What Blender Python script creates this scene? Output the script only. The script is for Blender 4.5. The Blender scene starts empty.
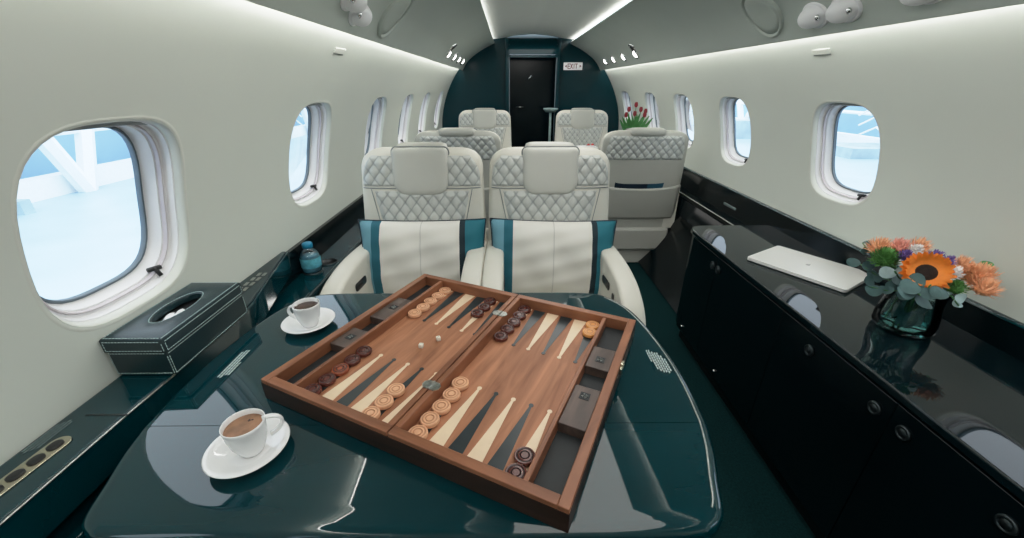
import bpy, bmesh, math, random
from mathutils import Vector, Matrix
random.seed(7)
H = 1.24            # camera height; all heights below are written relative to the eye level and lifted by H
CX = 0.265          # cabin centre line
PI = math.pi
col = bpy.context.scene.collection
sc = bpy.context.scene

# ------------------------------------------------------------------ materials
def mat(name, color, rough=.5, metal=0., bump=0., bscale=50., coat=0., emis=None, estr=0., noise=0., nscale=8., spec=.5, sheen=0., stretch=None):
    m = bpy.data.materials.new(name); m.use_nodes = True
    nt = m.node_tree; b = nt.nodes['Principled BSDF']
    b.inputs['Base Color'].default_value = (*color, 1); b.inputs['Roughness'].default_value = rough
    b.inputs['Metallic'].default_value = metal; b.inputs['Coat Weight'].default_value = coat
    b.inputs['Coat Roughness'].default_value = .03
    b.inputs['Specular IOR Level'].default_value = spec
    b.inputs['Sheen Weight'].default_value = sheen
    if emis: b.inputs['Emission Color'].default_value = (*emis, 1); b.inputs['Emission Strength'].default_value = estr
    tc = nt.nodes.new('ShaderNodeTexCoord'); src = tc.outputs['Object']
    if stretch:
        mp = nt.nodes.new('ShaderNodeMapping'); mp.inputs['Scale'].default_value = stretch
        nt.links.new(src, mp.inputs['Vector']); src = mp.outputs['Vector']
    if noise:
        n = nt.nodes.new('ShaderNodeTexNoise'); n.inputs['Scale'].default_value = nscale; n.inputs['Detail'].default_value = 5
        nt.links.new(src, n.inputs['Vector'])
        r = nt.nodes.new('ShaderNodeValToRGB')
        r.color_ramp.elements[0].position = .3; r.color_ramp.elements[1].position = .7
        r.color_ramp.elements[0].color = (*[c*(1-noise) for c in color], 1)
        r.color_ramp.elements[1].color = (*[min(1, c*(1+noise)) for c in color], 1)
        nt.links.new(n.outputs['Fac'], r.inputs['Fac']); nt.links.new(r.outputs['Color'], b.inputs['Base Color'])
    if bump:
        n = nt.nodes.new('ShaderNodeTexNoise'); n.inputs['Scale'].default_value = bscale; n.inputs['Detail'].default_value = 4
        nt.links.new(src, n.inputs['Vector'])
        bp = nt.nodes.new('ShaderNodeBump'); bp.inputs['Strength'].default_value = bump; bp.inputs['Distance'].default_value = .002
        nt.links.new(n.outputs['Fac'], bp.inputs['Height']); nt.links.new(bp.outputs['Normal'], b.inputs['Normal'])
    return m

M = dict(
    wall=mat('cream_wall_panel', (.665, .70, .64), .42, noise=.015, nscale=3, spec=.35),
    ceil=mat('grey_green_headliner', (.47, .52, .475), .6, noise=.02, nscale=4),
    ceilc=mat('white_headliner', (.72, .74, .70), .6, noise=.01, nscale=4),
    frame=mat('white_window_reveal', (.86, .86, .87), .4, noise=.01),
    lip=mat('cream_window_lip', (.69, .71, .65), .4, noise=.01),
    gasket=mat('mauve_grey_gasket', (.60, .55, .57), .5, noise=.03),
    gasketd=mat('dark_grey_gasket', (.13, .17, .20), .5, noise=.03),
    shade=mat('grey_shade_fabric', (.36, .38, .37), .7, noise=.1, nscale=60),
    teal=mat('dark_teal_lacquer', (.0006, .028, .036), .03, coat=0., spec=.62, noise=.12, nscale=2.5, stretch=(1, 5, 1)),
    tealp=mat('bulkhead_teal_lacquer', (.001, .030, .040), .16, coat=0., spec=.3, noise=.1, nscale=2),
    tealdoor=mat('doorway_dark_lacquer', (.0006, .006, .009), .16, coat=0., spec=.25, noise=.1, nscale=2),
    black=mat('black_teal_veneer', (.0012, .0045, .006), .16, noise=.3, nscale=3, spec=.3),
    blackg=mat('black_gloss_top', (.0022, .0085, .0110), .03, coat=0., spec=.38, noise=.1, nscale=3),
    leatherd=mat('dark_teal_leather', (.006, .024, .029), .33, bump=.25, bscale=260, noise=.1, nscale=20),
    thread=mat('pale_stitching', (.42, .55, .54), .7, noise=.1, nscale=200),
    cream=mat('cream_leather', (.70, .68, .61), .42, bump=.12, bscale=220, noise=.02, nscale=6),
    creamh=mat('pale_headrest_leather', (.60, .60, .555), .42, bump=.12, bscale=220, noise=.02, nscale=6),
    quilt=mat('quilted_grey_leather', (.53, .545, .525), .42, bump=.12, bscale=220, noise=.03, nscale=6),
    seam=mat('grey_seam_piping', (.25, .27, .27), .5, noise=.05),
    shell=mat('warm_grey_shell', (.50, .50, .455), .45, noise=.03, nscale=6),
    carpet=mat('teal_carpet', (.004, .026, .028), .95, bump=1., bscale=400, noise=.35, nscale=140, spec=.1),
    chrome=mat('brushed_chrome', (.75, .76, .76), .18, metal=1., noise=.03, nscale=40),
    brass=mat('pale_brass', (.55, .50, .38), .25, metal=1., noise=.04, nscale=30),
    pewter=mat('pewter_metal', (.42, .43, .40), .3, metal=1., noise=.25, nscale=160),
    latch=mat('dark_metal_latch', (.05, .065, .07), .3, metal=.8, noise=.05),
    dark=mat('black_plastic', (.008, .009, .010), .35, noise=.1),
    led=mat('cove_light_strip', (1, 1, 1), .5, emis=(1., .985, .94), estr=2.6),
    ledc=mat('crown_light_strip', (1, 1, 1), .5, emis=(1., .985, .95), estr=3.),
    china=mat('white_china', (.86, .86, .86), .08, coat=.4, noise=.005),
    coffee=mat('coffee_with_foam', (.30, .155, .085), .45, noise=.35, nscale=55),
    coffeed=mat('black_coffee', (.045, .018, .010), .12, noise=.3, nscale=60),
    foam=mat('dark_coffee_spot', (.05, .02, .012), .4, noise=.2),
    inlayg=mat('pale_inlay', (.50, .60, .58), .3, noise=.05),
    inlayd=mat('grey_inlay', (.12, .16, .16), .3, noise=.05),
    silver=mat('silver_aluminium', (.84, .83, .80), .36, metal=.35, noise=.01, nscale=10),
    silverd=mat('polished_emblem', (.92, .92, .90), .1, metal=.6, noise=.01),
    green_led=mat('green_indicator', (.1, .5, .2), .4, emis=(.35, 1., .35), estr=1.6),
    spotg=mat('lit_lens', (1, 1, 1), .3, emis=(1, .97, .92), estr=9.),
    chk_l=mat('tan_wood_checker', (.76, .42, .25), .45, noise=.13, nscale=70),
    chk_o=mat('amber_wood_checker', (.74, .33, .10), .45, noise=.13, nscale=70),
    chk_d=mat('dark_redwood_checker', (.095, .022, .016), .25, noise=.25, nscale=70, coat=.3),
    chk_r=mat('reddish_wood_checker', (.30, .075, .035), .25, noise=.25, nscale=70, coat=.3),
    groove_l=mat('tan_groove', (.55, .27, .14), .5, noise=.1),
    groove_d=mat('dark_groove', (.03, .008, .007), .4, noise=.1),
    pt_c=mat('maple_point_inlay', (.80, .62, .44), .4, noise=.06, nscale=30),
    pt_d=mat('slate_point_inlay', (.018, .028, .032), .3, noise=.2, nscale=30),
    felt=mat('dark_well_lining', (.010, .014, .016), .6, noise=.2, nscale=50),
    bone=mat('ivory_resin', (.85, .80, .70), .25, noise=.02),
    capb=mat('blue_bottle_cap', (.01, .22, .38), .35, noise=.03),
    labelb=mat('blue_paper_label', (.12, .46, .58), .5, noise=.25, nscale=60),
    exitw=mat('white_sign_face', (.75, .72, .72), .4, noise=.01, emis=(.8, .78, .78), estr=.25),
    exitr=mat('dark_red_lettering', (.22, .02, .03), .5, noise=.02),
    stem=mat('green_stem', (.05, .16, .05), .5, noise=.2, nscale=30),
    leafg=mat('tulip_green', (.08, .27, .08), .45, noise=.25, nscale=30),
    tulipr=mat('dusky_red_petal', (.34, .035, .05), .45, noise=.2, nscale=30),
    euc=mat('eucalyptus_leaf', (.06, .125, .125), .55, noise=.25, nscale=30),
    eucl=mat('pale_eucalyptus_leaf', (.34, .46, .46), .55, noise=.2, nscale=30),
    sun=mat('orange_petal', (.85, .24, .025), .55, noise=.2, nscale=40),
    sunc=mat('dark_seed_disc', (.02, .011, .008), .9, bump=1, bscale=300, noise=.4, nscale=90),
    peach=mat('peach_floret', (.88, .46, .26), .6, noise=.2, nscale=60),
    pink=mat('salmon_pink_floret', (.86, .42, .34), .6, noise=.2, nscale=60),
    purp=mat('violet_floret', (.16, .10, .33), .6, noise=.3, nscale=60),
    greenp=mat('lime_green_floret', (.09, .25, .055), .6, noise=.3, nscale=60),
    whitep=mat('white_petal', (.80, .76, .74), .6, noise=.06, nscale=60),
    redp=mat('red_paper', (.60, .05, .04), .5, noise=.1),
    paper=mat('white_paper', (.82, .82, .82), .6, noise=.01),
    navy=mat('navy_card', (.006, .018, .035), .35, noise=.1),
    bluec=mat('blue_card', (.015, .075, .12), .4, noise=.1),
    hfloor=mat('hangar_floor', (.45, .60, .74), .35, noise=.08, nscale=.5),
    hwall=mat('hangar_wall', (.36, .52, .69), .8, noise=.08, nscale=.3),
    hbeam=mat('hangar_beam', (.92, .95, .97), .6, noise=.02),
    hdark=mat('hangar_equipment', (.45, .56, .64), .6, noise=.2, nscale=1),
)
def wood(name, c1, c2, scale=(6, 60, 60), rough=.38):
    m = bpy.data.materials.new(name); m.use_nodes = True
    nt = m.node_tree; b = nt.nodes['Principled BSDF']; b.inputs['Roughness'].default_value = rough
    tc = nt.nodes.new('ShaderNodeTexCoord'); mp = nt.nodes.new('ShaderNodeMapping'); mp.inputs['Scale'].default_value = scale
    n = nt.nodes.new('ShaderNodeTexNoise'); n.inputs['Scale'].default_value = 1.; n.inputs['Detail'].default_value = 6; n.inputs['Distortion'].default_value = .6
    r = nt.nodes.new('ShaderNodeValToRGB'); r.color_ramp.elements[0].position = .32; r.color_ramp.elements[1].position = .7
    r.color_ramp.elements[0].color = (*c1, 1); r.color_ramp.elements[1].color = (*c2, 1)
    nt.links.new(tc.outputs['Object'], mp.inputs['Vector']); nt.links.new(mp.outputs['Vector'], n.inputs['Vector'])
    nt.links.new(n.outputs['Fac'], r.inputs['Fac']); nt.links.new(r.outputs['Color'], b.inputs['Base Color'])
    b.inputs['Specular IOR Level'].default_value = .35
    return m
M['walnut'] = wood('walnut_frame_wood', (.18, .068, .034), (.34, .142, .074), (55, 7, 30))
M['walnutx'] = wood('walnut_frame_wood_cross', (.18, .068, .034), (.34, .142, .074), (7, 55, 30))
M['field'] = wood('walnut_field_wood', (.25, .100, .050), (.48, .215, .115), (55, 6, 30), .5)
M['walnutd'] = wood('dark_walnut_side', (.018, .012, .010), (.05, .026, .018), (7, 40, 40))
M['block'] = wood('grey_brown_block_wood', (.06, .042, .036), (.12, .08, .065), (50, 8, 30))
M['inner'] = wood('shaded_walnut_divider', (.07, .035, .022), (.13, .065, .04), (50, 8, 30))

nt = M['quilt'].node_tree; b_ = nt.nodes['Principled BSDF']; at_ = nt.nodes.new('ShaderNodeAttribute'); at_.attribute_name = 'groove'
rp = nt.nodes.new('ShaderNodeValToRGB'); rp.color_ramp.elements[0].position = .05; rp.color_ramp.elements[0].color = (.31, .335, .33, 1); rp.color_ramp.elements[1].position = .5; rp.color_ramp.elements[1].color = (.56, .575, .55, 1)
nt.links.new(at_.outputs['Fac'], rp.inputs['Fac']); nt.links.new(rp.outputs['Color'], b_.inputs['Base Color'])  # occlusion-like shade painted into the leather colour along the quilt grooves
def glassmat(name, tint, gloss=.12, rough=.0, base=.0):
    m = bpy.data.materials.new(name); m.use_nodes = True
    nt = m.node_tree; nt.nodes.clear()
    o = nt.nodes.new('ShaderNodeOutputMaterial'); mx = nt.nodes.new('ShaderNodeMixShader')
    t = nt.nodes.new('ShaderNodeBsdfTransparent'); g = nt.nodes.new('ShaderNodeBsdfGlossy')
    t.inputs['Color'].default_value = (*tint, 1); g.inputs['Roughness'].default_value = rough
    f = nt.nodes.new('ShaderNodeLayerWeight'); f.inputs['Blend'].default_value = gloss
    ma = nt.nodes.new('ShaderNodeMath'); ma.operation = 'ADD'; ma.inputs[1].default_value = base; ma.use_clamp = True
    nt.links.new(f.outputs['Fresnel'], ma.inputs[0]); nt.links.new(ma.outputs[0], mx.inputs['Fac'])
    nt.links.new(t.outputs[0], mx.inputs[1]); nt.links.new(g.outputs[0], mx.inputs[2]); nt.links.new(mx.outputs[0], o.inputs['Surface'])
    return m
M['pane'] = glassmat('window_pane_glass', (.95, .98, 1.), .06)
M['vase'] = glassmat('clear_vase_glass', (.86, .95, .95), .22, base=.03)
M['water'] = glassmat('vase_water', (.62, .84, .84), .1, base=.02)
def milky():
    m = bpy.data.materials.new('pale_blue_water'); m.use_nodes = True; nt = m.node_tree; nt.nodes.clear()
    o = nt.nodes.new('ShaderNodeOutputMaterial'); mx = nt.nodes.new('ShaderNodeMixShader'); t = nt.nodes.new('ShaderNodeBsdfTransparent'); d = nt.nodes.new('ShaderNodeBsdfDiffuse')
    t.inputs['Color'].default_value = (.7, .9, .95, 1); d.inputs['Color'].default_value = (.35, .62, .72, 1); mx.inputs['Fac'].default_value = .45
    nt.links.new(t.outputs[0], mx.inputs[1]); nt.links.new(d.outputs[0], mx.inputs[2]); nt.links.new(mx.outputs[0], o.inputs['Surface']); return m
M['bwater'] = milky()
M['bottle'] = glassmat('clear_plastic', (.80, .94, .98), .3, base=.06)

# pillow cover: vertical bands by object x
def pillow_mat():
    m = bpy.data.materials.new('banded_pillow_fabric'); m.use_nodes = True
    nt = m.node_tree; b = nt.nodes['Principled BSDF']; b.inputs['Roughness'].default_value = .75
    tc = nt.nodes.new('ShaderNodeTexCoord'); sp = nt.nodes.new('ShaderNodeSeparateXYZ')
    mr = nt.nodes.new('ShaderNodeMapRange'); mr.inputs['From Min'].default_value = -.25; mr.inputs['From Max'].default_value = .25
    r = nt.nodes.new('ShaderNodeValToRGB'); r.color_ramp.interpolation = 'CONSTANT'
    E = r.color_ramp.elements
    stops = [(0, (.15, .34, .43)), (.115, (.012, .12, .17)), (.185, (.76, .74, .69)), (.495, (.58, .565, .53)), (.503, (.76, .74, .69)), (.79, (.004, .02, .03)), (.835, (.012, .15, .20))]
    E[0].position = 0; E[0].color = (*stops[0][1], 1)
    E[1].position = stops[1][0]; E[1].color = (*stops[1][1], 1)
    for p, c in stops[2:]:
        e = E.new(p); e.color = (*c, 1)
    n = nt.nodes.new('ShaderNodeTexNoise'); n.inputs['Scale'].default_value = 350; bp = nt.nodes.new('ShaderNodeBump'); bp.inputs['Strength'].default_value = .15; bp.inputs['Distance'].default_value = .001
    nt.links.new(tc.outputs['Object'], n.inputs['Vector']); nt.links.new(n.outputs['Fac'], bp.inputs['Height']); nt.links.new(bp.outputs['Normal'], b.inputs['Normal'])
    nt.links.new(tc.outputs['Object'], sp.inputs[0]); nt.links.new(sp.outputs['X'], mr.inputs['Value']); nt.links.new(mr.outputs[0], r.inputs['Fac'])
    nt.links.new(r.outputs['Color'], b.inputs['Base Color'])
    return m
M['pillow'] = pillow_mat()

# ------------------------------------------------------------------ helpers
def link(name, me, m, parent=None, smooth=True):
    o = bpy.data.objects.new(name, me); col.objects.link(o)
    if m is not None:
        for mm in (m if isinstance(m, (list, tuple)) else [m]): me.materials.append(M[mm] if isinstance(mm, str) else mm)
    if parent is not None: o.parent = parent
    if smooth:
        for p in me.polygons: p.use_smooth = True
    return o
def obj(name, bm, m, parent=None, smooth=True, auto=None, bev=0, seg=2):
    bmesh.ops.recalc_face_normals(bm, faces=bm.faces[:])
    me = bpy.data.meshes.new(name); bm.to_mesh(me); bm.free()
    o = link(name, me, m, parent, smooth)
    if bev:
        b = o.modifiers.new('b', 'BEVEL'); b.width = bev; b.segments = seg; b.limit_method = 'ANGLE'; b.angle_limit = .7
        b.harden_normals = False
    if auto is not None or bev:
        me.set_sharp_from_angle(angle=auto if auto is not None else .7)
    return o
def tag(o, label, cat, group=None):
    o['label'] = label; o['category'] = cat
    if group: o['group'] = group
    return o
def thing(name, label, cat, loc=(0, 0, 0), rz=0, group=None):
    o = bpy.data.objects.new(name, None); col.objects.link(o); o.location = loc; o.rotation_euler = (0, 0, rz)
    o.empty_display_size = .05
    return tag(o, label, cat, group)
def struct(o): o['kind'] = 'structure'; return o
def sroot(name, loc=(0, 0, 0)):
    o = bpy.data.objects.new(name, None); col.objects.link(o); o.location = loc; o['kind'] = 'structure'; return o
def box(bm, x0, x1, y0, y1, z0, z1, mtx=None, mi=0):
    v = [bm.verts.new(p) for p in [(x0, y0, z0), (x1, y0, z0), (x1, y1, z0), (x0, y1, z0), (x0, y0, z1), (x1, y0, z1), (x1, y1, z1), (x0, y1, z1)]]
    if mtx is not None:
        for a in v: a.co = mtx @ a.co
    fs = [bm.faces.new([v[i] for i in f]) for f in [(0, 3, 2, 1), (4, 5, 6, 7), (0, 1, 5, 4), (1, 2, 6, 5), (2, 3, 7, 6), (3, 0, 4, 7)]]
    for f in fs: f.material_index = mi
    return v
def nb(): return bmesh.new()
def bx(x0, x1, y0, y1, z0, z1): b = nb(); box(b, x0, x1, y0, y1, z0, z1); return b
def loft(bm, rings, closed=True, cap0=False, cap1=False, mi=None):
    R = [[bm.verts.new(p) for p in r] for r in rings]; n = len(R[0])
    for k in range(len(R)-1):
        for i in range(n if closed else n-1):
            j = (i+1) % n
            try:
                f = bm.faces.new([R[k][i], R[k][j], R[k+1][j], R[k+1][i]])
                if mi: f.material_index = mi[k]
            except ValueError: pass
    if cap0: bm.faces.new(R[0][::-1])
    if cap1: bm.faces.new(R[-1])
    return R
def lathe(bm, prof, n=32, c=(0, 0, 0), cap0=False, cap1=False, sx=1, sy=1):
    return loft(bm, [[(c[0]+r*sx*math.cos(2*PI*i/n), c[1]+r*sy*math.sin(2*PI*i/n), c[2]+z) for i in range(n)] for r, z in prof], True, cap0, cap1)
def tube(bm, pts, r, n=8, caps=True, taper=None):
    P = [Vector(p) for p in pts]; rings = []
    up = Vector((0, 0, 1))
    for i, p in enumerate(P):
        t = (P[min(i+1, len(P)-1)] - P[max(i-1, 0)]).normalized()
        a = up.cross(t)
        if a.length < .05: a = Vector((1, 0, 0)).cross(t)
        a.normalize(); b = t.cross(a)
        rr = r if taper is None else r*taper[i]
        rings.append([p + a*rr*math.cos(2*PI*k/n) + b*rr*math.sin(2*PI*k/n) for k in range(n)])
    loft(bm, rings, True, caps, caps)
def prism(bm, poly, z0, z1):
    a = [bm.verts.new((x, y, z0)) for x, y in poly]; b = [bm.verts.new((x, y, z1)) for x, y in poly]
    n = len(poly); bm.faces.new(a[::-1]); bm.faces.new(b)
    for i in range(n): bm.faces.new([a[i], a[(i+1) % n], b[(i+1) % n], b[i]])
def sell(a, b, n, k, N=48, x0=0, y0=0):
    out = []
    for i in range(N):
        t = 2*PI*i/N; c, s = math.cos(t), math.sin(t)
        out.append((x0+a*math.copysign(abs(c)**(2/n), c), y0+b*math.copysign(abs(s)**(2/n), s)))
    return out
def rrect(x0, x1, y0, y1, r, n=6):
    out = []
    for cx, cy, a0 in ((x1-r, y1-r, 0), (x0+r, y1-r, PI/2), (x0+r, y0+r, PI), (x1-r, y0+r, 1.5*PI)):
        for i in range(n+1):
            a = a0+PI/2*i/n; out.append((cx+r*math.cos(a), cy+r*math.sin(a)))
    return out
def children(o): return [c for c in bpy.data.objects if c.parent == o]
def copy_tree(o, parent=None):
    c = o.copy(); col.objects.link(c)
    if parent is not None: c.parent = parent
    for ch in children_map.get(o.name, children(o)): copy_tree(ch, c)
    return c
children_map = {}

# ------------------------------------------------------------------ cabin shell
ZC, RC = -.5, 1.045
def half(z): return math.sqrt(max(0, RC*RC-(z-ZC)**2))
def wp(side, y, z, d=0.):                     # point on the wall, pushed outward by d
    h = half(z); nx, nz = h/RC, (z-ZC)/RC
    return (CX+side*(h+nx*d), y, H+z+nz*d)
Y0, Y1 = -1.3, 5.0
WY = [-.86, -.06, .745, 1.565, 2.365, 3.075, 3.77, 4.57]
WZ, WA, WB, WN = -.24, .168, .182, 3.3
ZT, ZB, ZMID0, ZMID1 = .185, -.62, -.50, .02
def hole(u, v, e=0):
    k = 1/((abs(u)**WN+abs(v)**WN)**(1/WN))
    return (WA-e)*u*k, (WB-e)*v*k
NS = 12
def sq():
    out = []
    for i in range(NS): out.append((-1+2*i/NS, -1))
    for i in range(NS): out.append((1, -1+2*i/NS))
    for i in range(NS): out.append((1-2*i/NS, 1))
    for i in range(NS): out.append((-1, 1-2*i/NS))
    return out
SQ = sq()
def wall(side, name):
    bm = nb()
    edges = [Y0] + [(a+b)/2 for a, b in zip(WY, WY[1:])] + [Y1]
    def strip(z0, z1, n):
        rings = [[wp(side, y, z0+(z1-z0)*k/n) for y in edges] for k in range(n+1)]
        loft(bm, rings, closed=False)
    strip(ZMID1, ZT, 8); strip(ZB, ZMID0, 4)
    for i, yc in enumerate(WY):
        ya, yb = edges[i], edges[i+1]
        rings = []
        for t in (0, .35, .65, .85, 1.):
            r = []
            for u, v in SQ:
                oy = ya+(yb-ya)*(u+1)/2; oz = ZMID0+(ZMID1-ZMID0)*(v+1)/2
                hy, hz = hole(u, v); hy += yc; hz += WZ
                r.append(wp(side, oy+(hy-oy)*t, oz+(hz-oz)*t))
            rings.append(r)
        loft(bm, rings)
    bmesh.ops.remove_doubles(bm, verts=bm.verts[:], dist=.0004)
    return struct(obj(name, bm, 'wall'))
wall(-1, 'wall_left'); wall(1, 'wall_right')

def window(side, yc, n):
    root = sroot('window_%d' % n, (CX+side*half(WZ), yc, H+WZ))
    off = Vector(root.location)
    def ring(e, d):
        r = []
        for u, v in SQ:
            hy, hz = hole(u, v, e)
            r.append(Vector(wp(side, yc+hy, WZ+hz, d)) - off)
        return r
    def band(name, m, seq):
        bm = nb(); loft(bm, [ring(e, d) for e, d in seq]); return obj(name, bm, m, root, auto=.9)
    band('window_lip', 'lip', [(-.009, .0003), (-.006, -.0006), (-.002, -.0004), (.001, .0018), (.0042, .007), (.0065, .016)])
    band('window_reveal', 'frame', [(.0065, .016), (.009, .017), (.012, .032), (.017, .034)])
    band('gasket', 'gasket', [(.017, .034), (.0185, .030), (.0205, .031), (.021, .040)])
    band('inner_frame', 'frame', [(.021, .040), (.024, .041), (.029, .060), (.032, .066)])
    band('pane_seal', 'gasketd', [(.032, .066), (.034, .063), (.037, .064), (.038, .074)])
    bm = nb(); R = ring(.036, .069)
    bm.faces.new([bm.verts.new(p) for p in R]); obj('window_pane', bm, 'pane', root, smooth=False)
    # rolled shade cassette showing at the top of the recess
    bm = nb(); rings = []
    for k in range(13):
        t = -1+2*k/12; y = t*.125; q = 1-(abs(t)**4)
        zz = WZ+WB-.02-.024*0
        cs = []
        for a, b in ((.0, .020), (.0, .060), (-.014*q-.002, .060), (-.014*q-.002, .040), (-.004*q-.002, .022)):
            cs.append(Vector(wp(side, yc+y, WZ+WB-.012-.012*(1-q)*1.2+a, b))-off)
        rings.append(cs)
    loft(bm, rings, True, True, True); obj('shade_cassette', bm, 'shade', root)
    bm = nb(); s = 1 if side < 0 else -1
    yy = yc+s*.088
    base = [Vector(wp(side, yy+dy, WZ-WB+.024+dz, dd))-off for dy, dz, dd in ((0, 0, .02), (0, .012, .028), (0, .016, .035))]
    tube(bm, base, .0045, 8)
    tube(bm, [Vector(wp(side, yy-.012, WZ-WB+.04, .036))-off, Vector(wp(side, yy+.014, WZ-WB+.038, .03))-off], .0055, 8)
    obj('shade_latch', bm, 'dark', root)
n = 0
for side in (-1, 1):
    for y in WY:
        n += 1; window(side, y, n)

# ceiling (cross section in half-width, height)
def section(pts, name, m, y0=Y0, y1=Y1, both=True, sides=(1, -1), ny=1):
    out = []
    bm = nb()
    for s in sides:
        rings = [[(CX+s*h, y0+(y1-y0)*k/ny, H+z) for h, z in pts] for k in range(ny+1)]
        loft(bm, rings, closed=False)
    return struct(obj(name, bm, m, auto=.8))
def bez(P, n=10):
    out = []
    for i in range(len(P)-1):
        p0 = P[max(i-1, 0)]; p1 = P[i]; p2 = P[i+1]; p3 = P[min(i+2, len(P)-1)]
        for k in range(n):
            t = k/n
            out.append(tuple(.5*((2*b)+(-a+c)*t+(2*a-5*b+4*c-d)*t*t+(-a+3*b-3*c+d)*t**3) for a, b, c, d in zip(p0, p1, p2, p3)))
    out.append(P[-1]); return out
panelprof = [(.783, .195), (.778, .150), (.772, .148)] + bez([(.772, .148), (.735, .207), (.672, .272), (.55, .350), (.425, .408)], 5) + [(.415, .412), (.413, .420), (.43, .428)]
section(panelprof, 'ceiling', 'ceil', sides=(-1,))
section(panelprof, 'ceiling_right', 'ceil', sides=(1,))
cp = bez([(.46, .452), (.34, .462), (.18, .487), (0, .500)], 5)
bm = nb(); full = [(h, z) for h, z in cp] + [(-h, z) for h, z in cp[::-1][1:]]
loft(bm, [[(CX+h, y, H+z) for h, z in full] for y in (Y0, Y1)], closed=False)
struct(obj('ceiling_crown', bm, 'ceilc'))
k = 0
for s in (-1, 1):
    k += 1
    bm = nb(); loft(bm, [[(CX+s*h, y, H+z) for h, z in ((.783, .172), (.802, .178))] for y in (Y0, Y1)], closed=False)
    o = struct(obj('trim_%d' % k, bm, 'led'))
    k += 1
    bm = nb(); loft(bm, [[(CX+s*h, y, H+z) for h, z in ((.424, .4285), (.452, .448))] for y in (Y0, Y1)], closed=False)
    struct(obj('trim_%d' % k, bm, 'ledc'))

# floor, with raised side strips
bm = nb(); prism(bm, [(CX-.9, Y0), (CX+.9, Y0), (CX+.9, 7.2), (CX-.9, 7.2)], -.03, 0.)
struct(obj('floor', bm, 'carpet', smooth=False))
bm = nb(); box(bm, 1.06, 1.28, 1.93, 5., 0., .028)
struct(obj('floor_step', bm, 'carpet', smooth=False, bev=.008))

# dark lower side panels + rails
def dado(side, ztop, name):
    bm = nb()
    zs = [ztop, ztop-.004] + [ztop-.004-(1.24+ztop-.004)*k/10 for k in range(1, 11)]
    rings = []
    for y in (Y0, Y1):
        rings.append([wp(side, y, ztop, .002)]+[wp(side, y, ztop, -.016)]+[wp(side, y, z, -.016 if z > -1.0 else -.016) for z in zs[1:]])
    loft(bm, rings, closed=False)
    return struct(obj(name, bm, 'black', auto=.6))
dado(-1, -.530, 'trim_5'); dado(1, -.553, 'trim_6')
bm = nb(); loft(bm, [[wp(1, y, -.553+a, b) for a, b in ((0, .001), (.004, -.004), (.003, -.016), (-.004, -.018))] for y in (Y0, Y1)], closed=False)
struct(obj('trim_7', bm, 'teal'))

# ---- left side ledge, with recess further on
ledge = thing('side_ledge', 'long dark teal gloss ledge under the windows beside the dining table', 'ledge', (-.73, 0, 0))
def L(p): return (p[0]+.73, p[1])
poly = [(-.772, Y0+.01), (-.676, Y0+.01), (-.674, .55), (-.668, .86), (-.676, .93), (-.700, 1.02), (-.722, 1.11), (-.742, 1.20), (-.762, 1.285), (-.766, 1.30), (-.772, 1.30)]
bm = nb(); prism(bm, [L(p) for p in poly], H-.60, H-.524)
obj('ledge_top', bm, 'teal', ledge, smooth=True, bev=.006, seg=3)
bm = nb(); prism(bm, [L(p) for p in [(-.768, Y0+.01), (-.668, Y0+.01), (-.664, .86), (-.650, 1.0), (-.650, 4.9), (-.768, 4.9)]], .28, H-.635)
obj('ledge_side', bm, 'teal', ledge, bev=.004)
# chrome-like bead along the inner edge
bm = nb(); tube(bm, [(L((-.6755, 0))[0], Y0+.02, H-.5285), (L((-.674, 0))[0], .55, H-.5285), (L((-.669, 0))[0], .85, H-.5285)], .0022, 8)
obj('edge_bead', bm, 'pewter', ledge)
# recess tray
bm = nb(); prism(bm, [L(p) for p in [(-.768, 1.0), (-.640, 1.0), (-.640, 4.9), (-.768, 4.9)]], H-.64, H-.625)
obj('recess_tray', bm, 'teal', ledge, bev=.004)
bm = nb(); tube(bm, [(L((-.642, 0))[0], 1.02, H-.618), (L((-.642, 0))[0], 4.88, H-.618)], .006, 8)
obj('padded_edge', bm, 'leatherd', ledge)
# leather pad with the control marks
bm = nb(); prism(bm, [L(p) for p in [(-.778, .885), (-.678, .885), (-.684, .94), (-.706, 1.03), (-.727, 1.115), (-.748, 1.20), (-.766, 1.28), (-.778, 1.28)]], H-.524, H-.519)
obj('leather_pad', bm, 'leatherd', ledge, bev=.002)
def ribs(parent, name, cx, cy, z, m, rows, step=.0054, w=.0013):
    bm = nb()
    for i, (a, b) in enumerate(rows):
        x = cx+(i-(len(rows)-1)/2)*step; k = a
        while k < b-.002:
            prism(bm, [(x-w, cy+k), (x+w, cy+k+.0022), (x+w, cy+k+.0082), (x-w, cy+k+.0060)], z, z+.0006); k += .0082
        prism(bm, [(x-w-.0005, cy+a), (x-w+.0003, cy+a), (x-w+.0003, cy+b), (x-w-.0005, cy+b)], z, z+.0006)
    return obj(name, bm, m, parent, smooth=False)
def marks(parent, name, cx, cy, z, m, rows, L_, step, ang=0, w=.0022, skew=0.):
    bm = nb(); nrow = len(rows)
    for i, (a, b) in enumerate(rows):
        yy = (i-(nrow-1)/2)*step
        c, s = math.cos(ang), math.sin(ang)
        mt = Matrix.Translation((cx, cy, z)) @ Matrix.Rotation(ang, 4, 'Z') @ Matrix.Translation((yy*skew, yy, 0))
        box(bm, a*L_, b*L_, -w, w, 0, .0006, mt)
    return obj(name, bm, m, parent, smooth=False)
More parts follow.
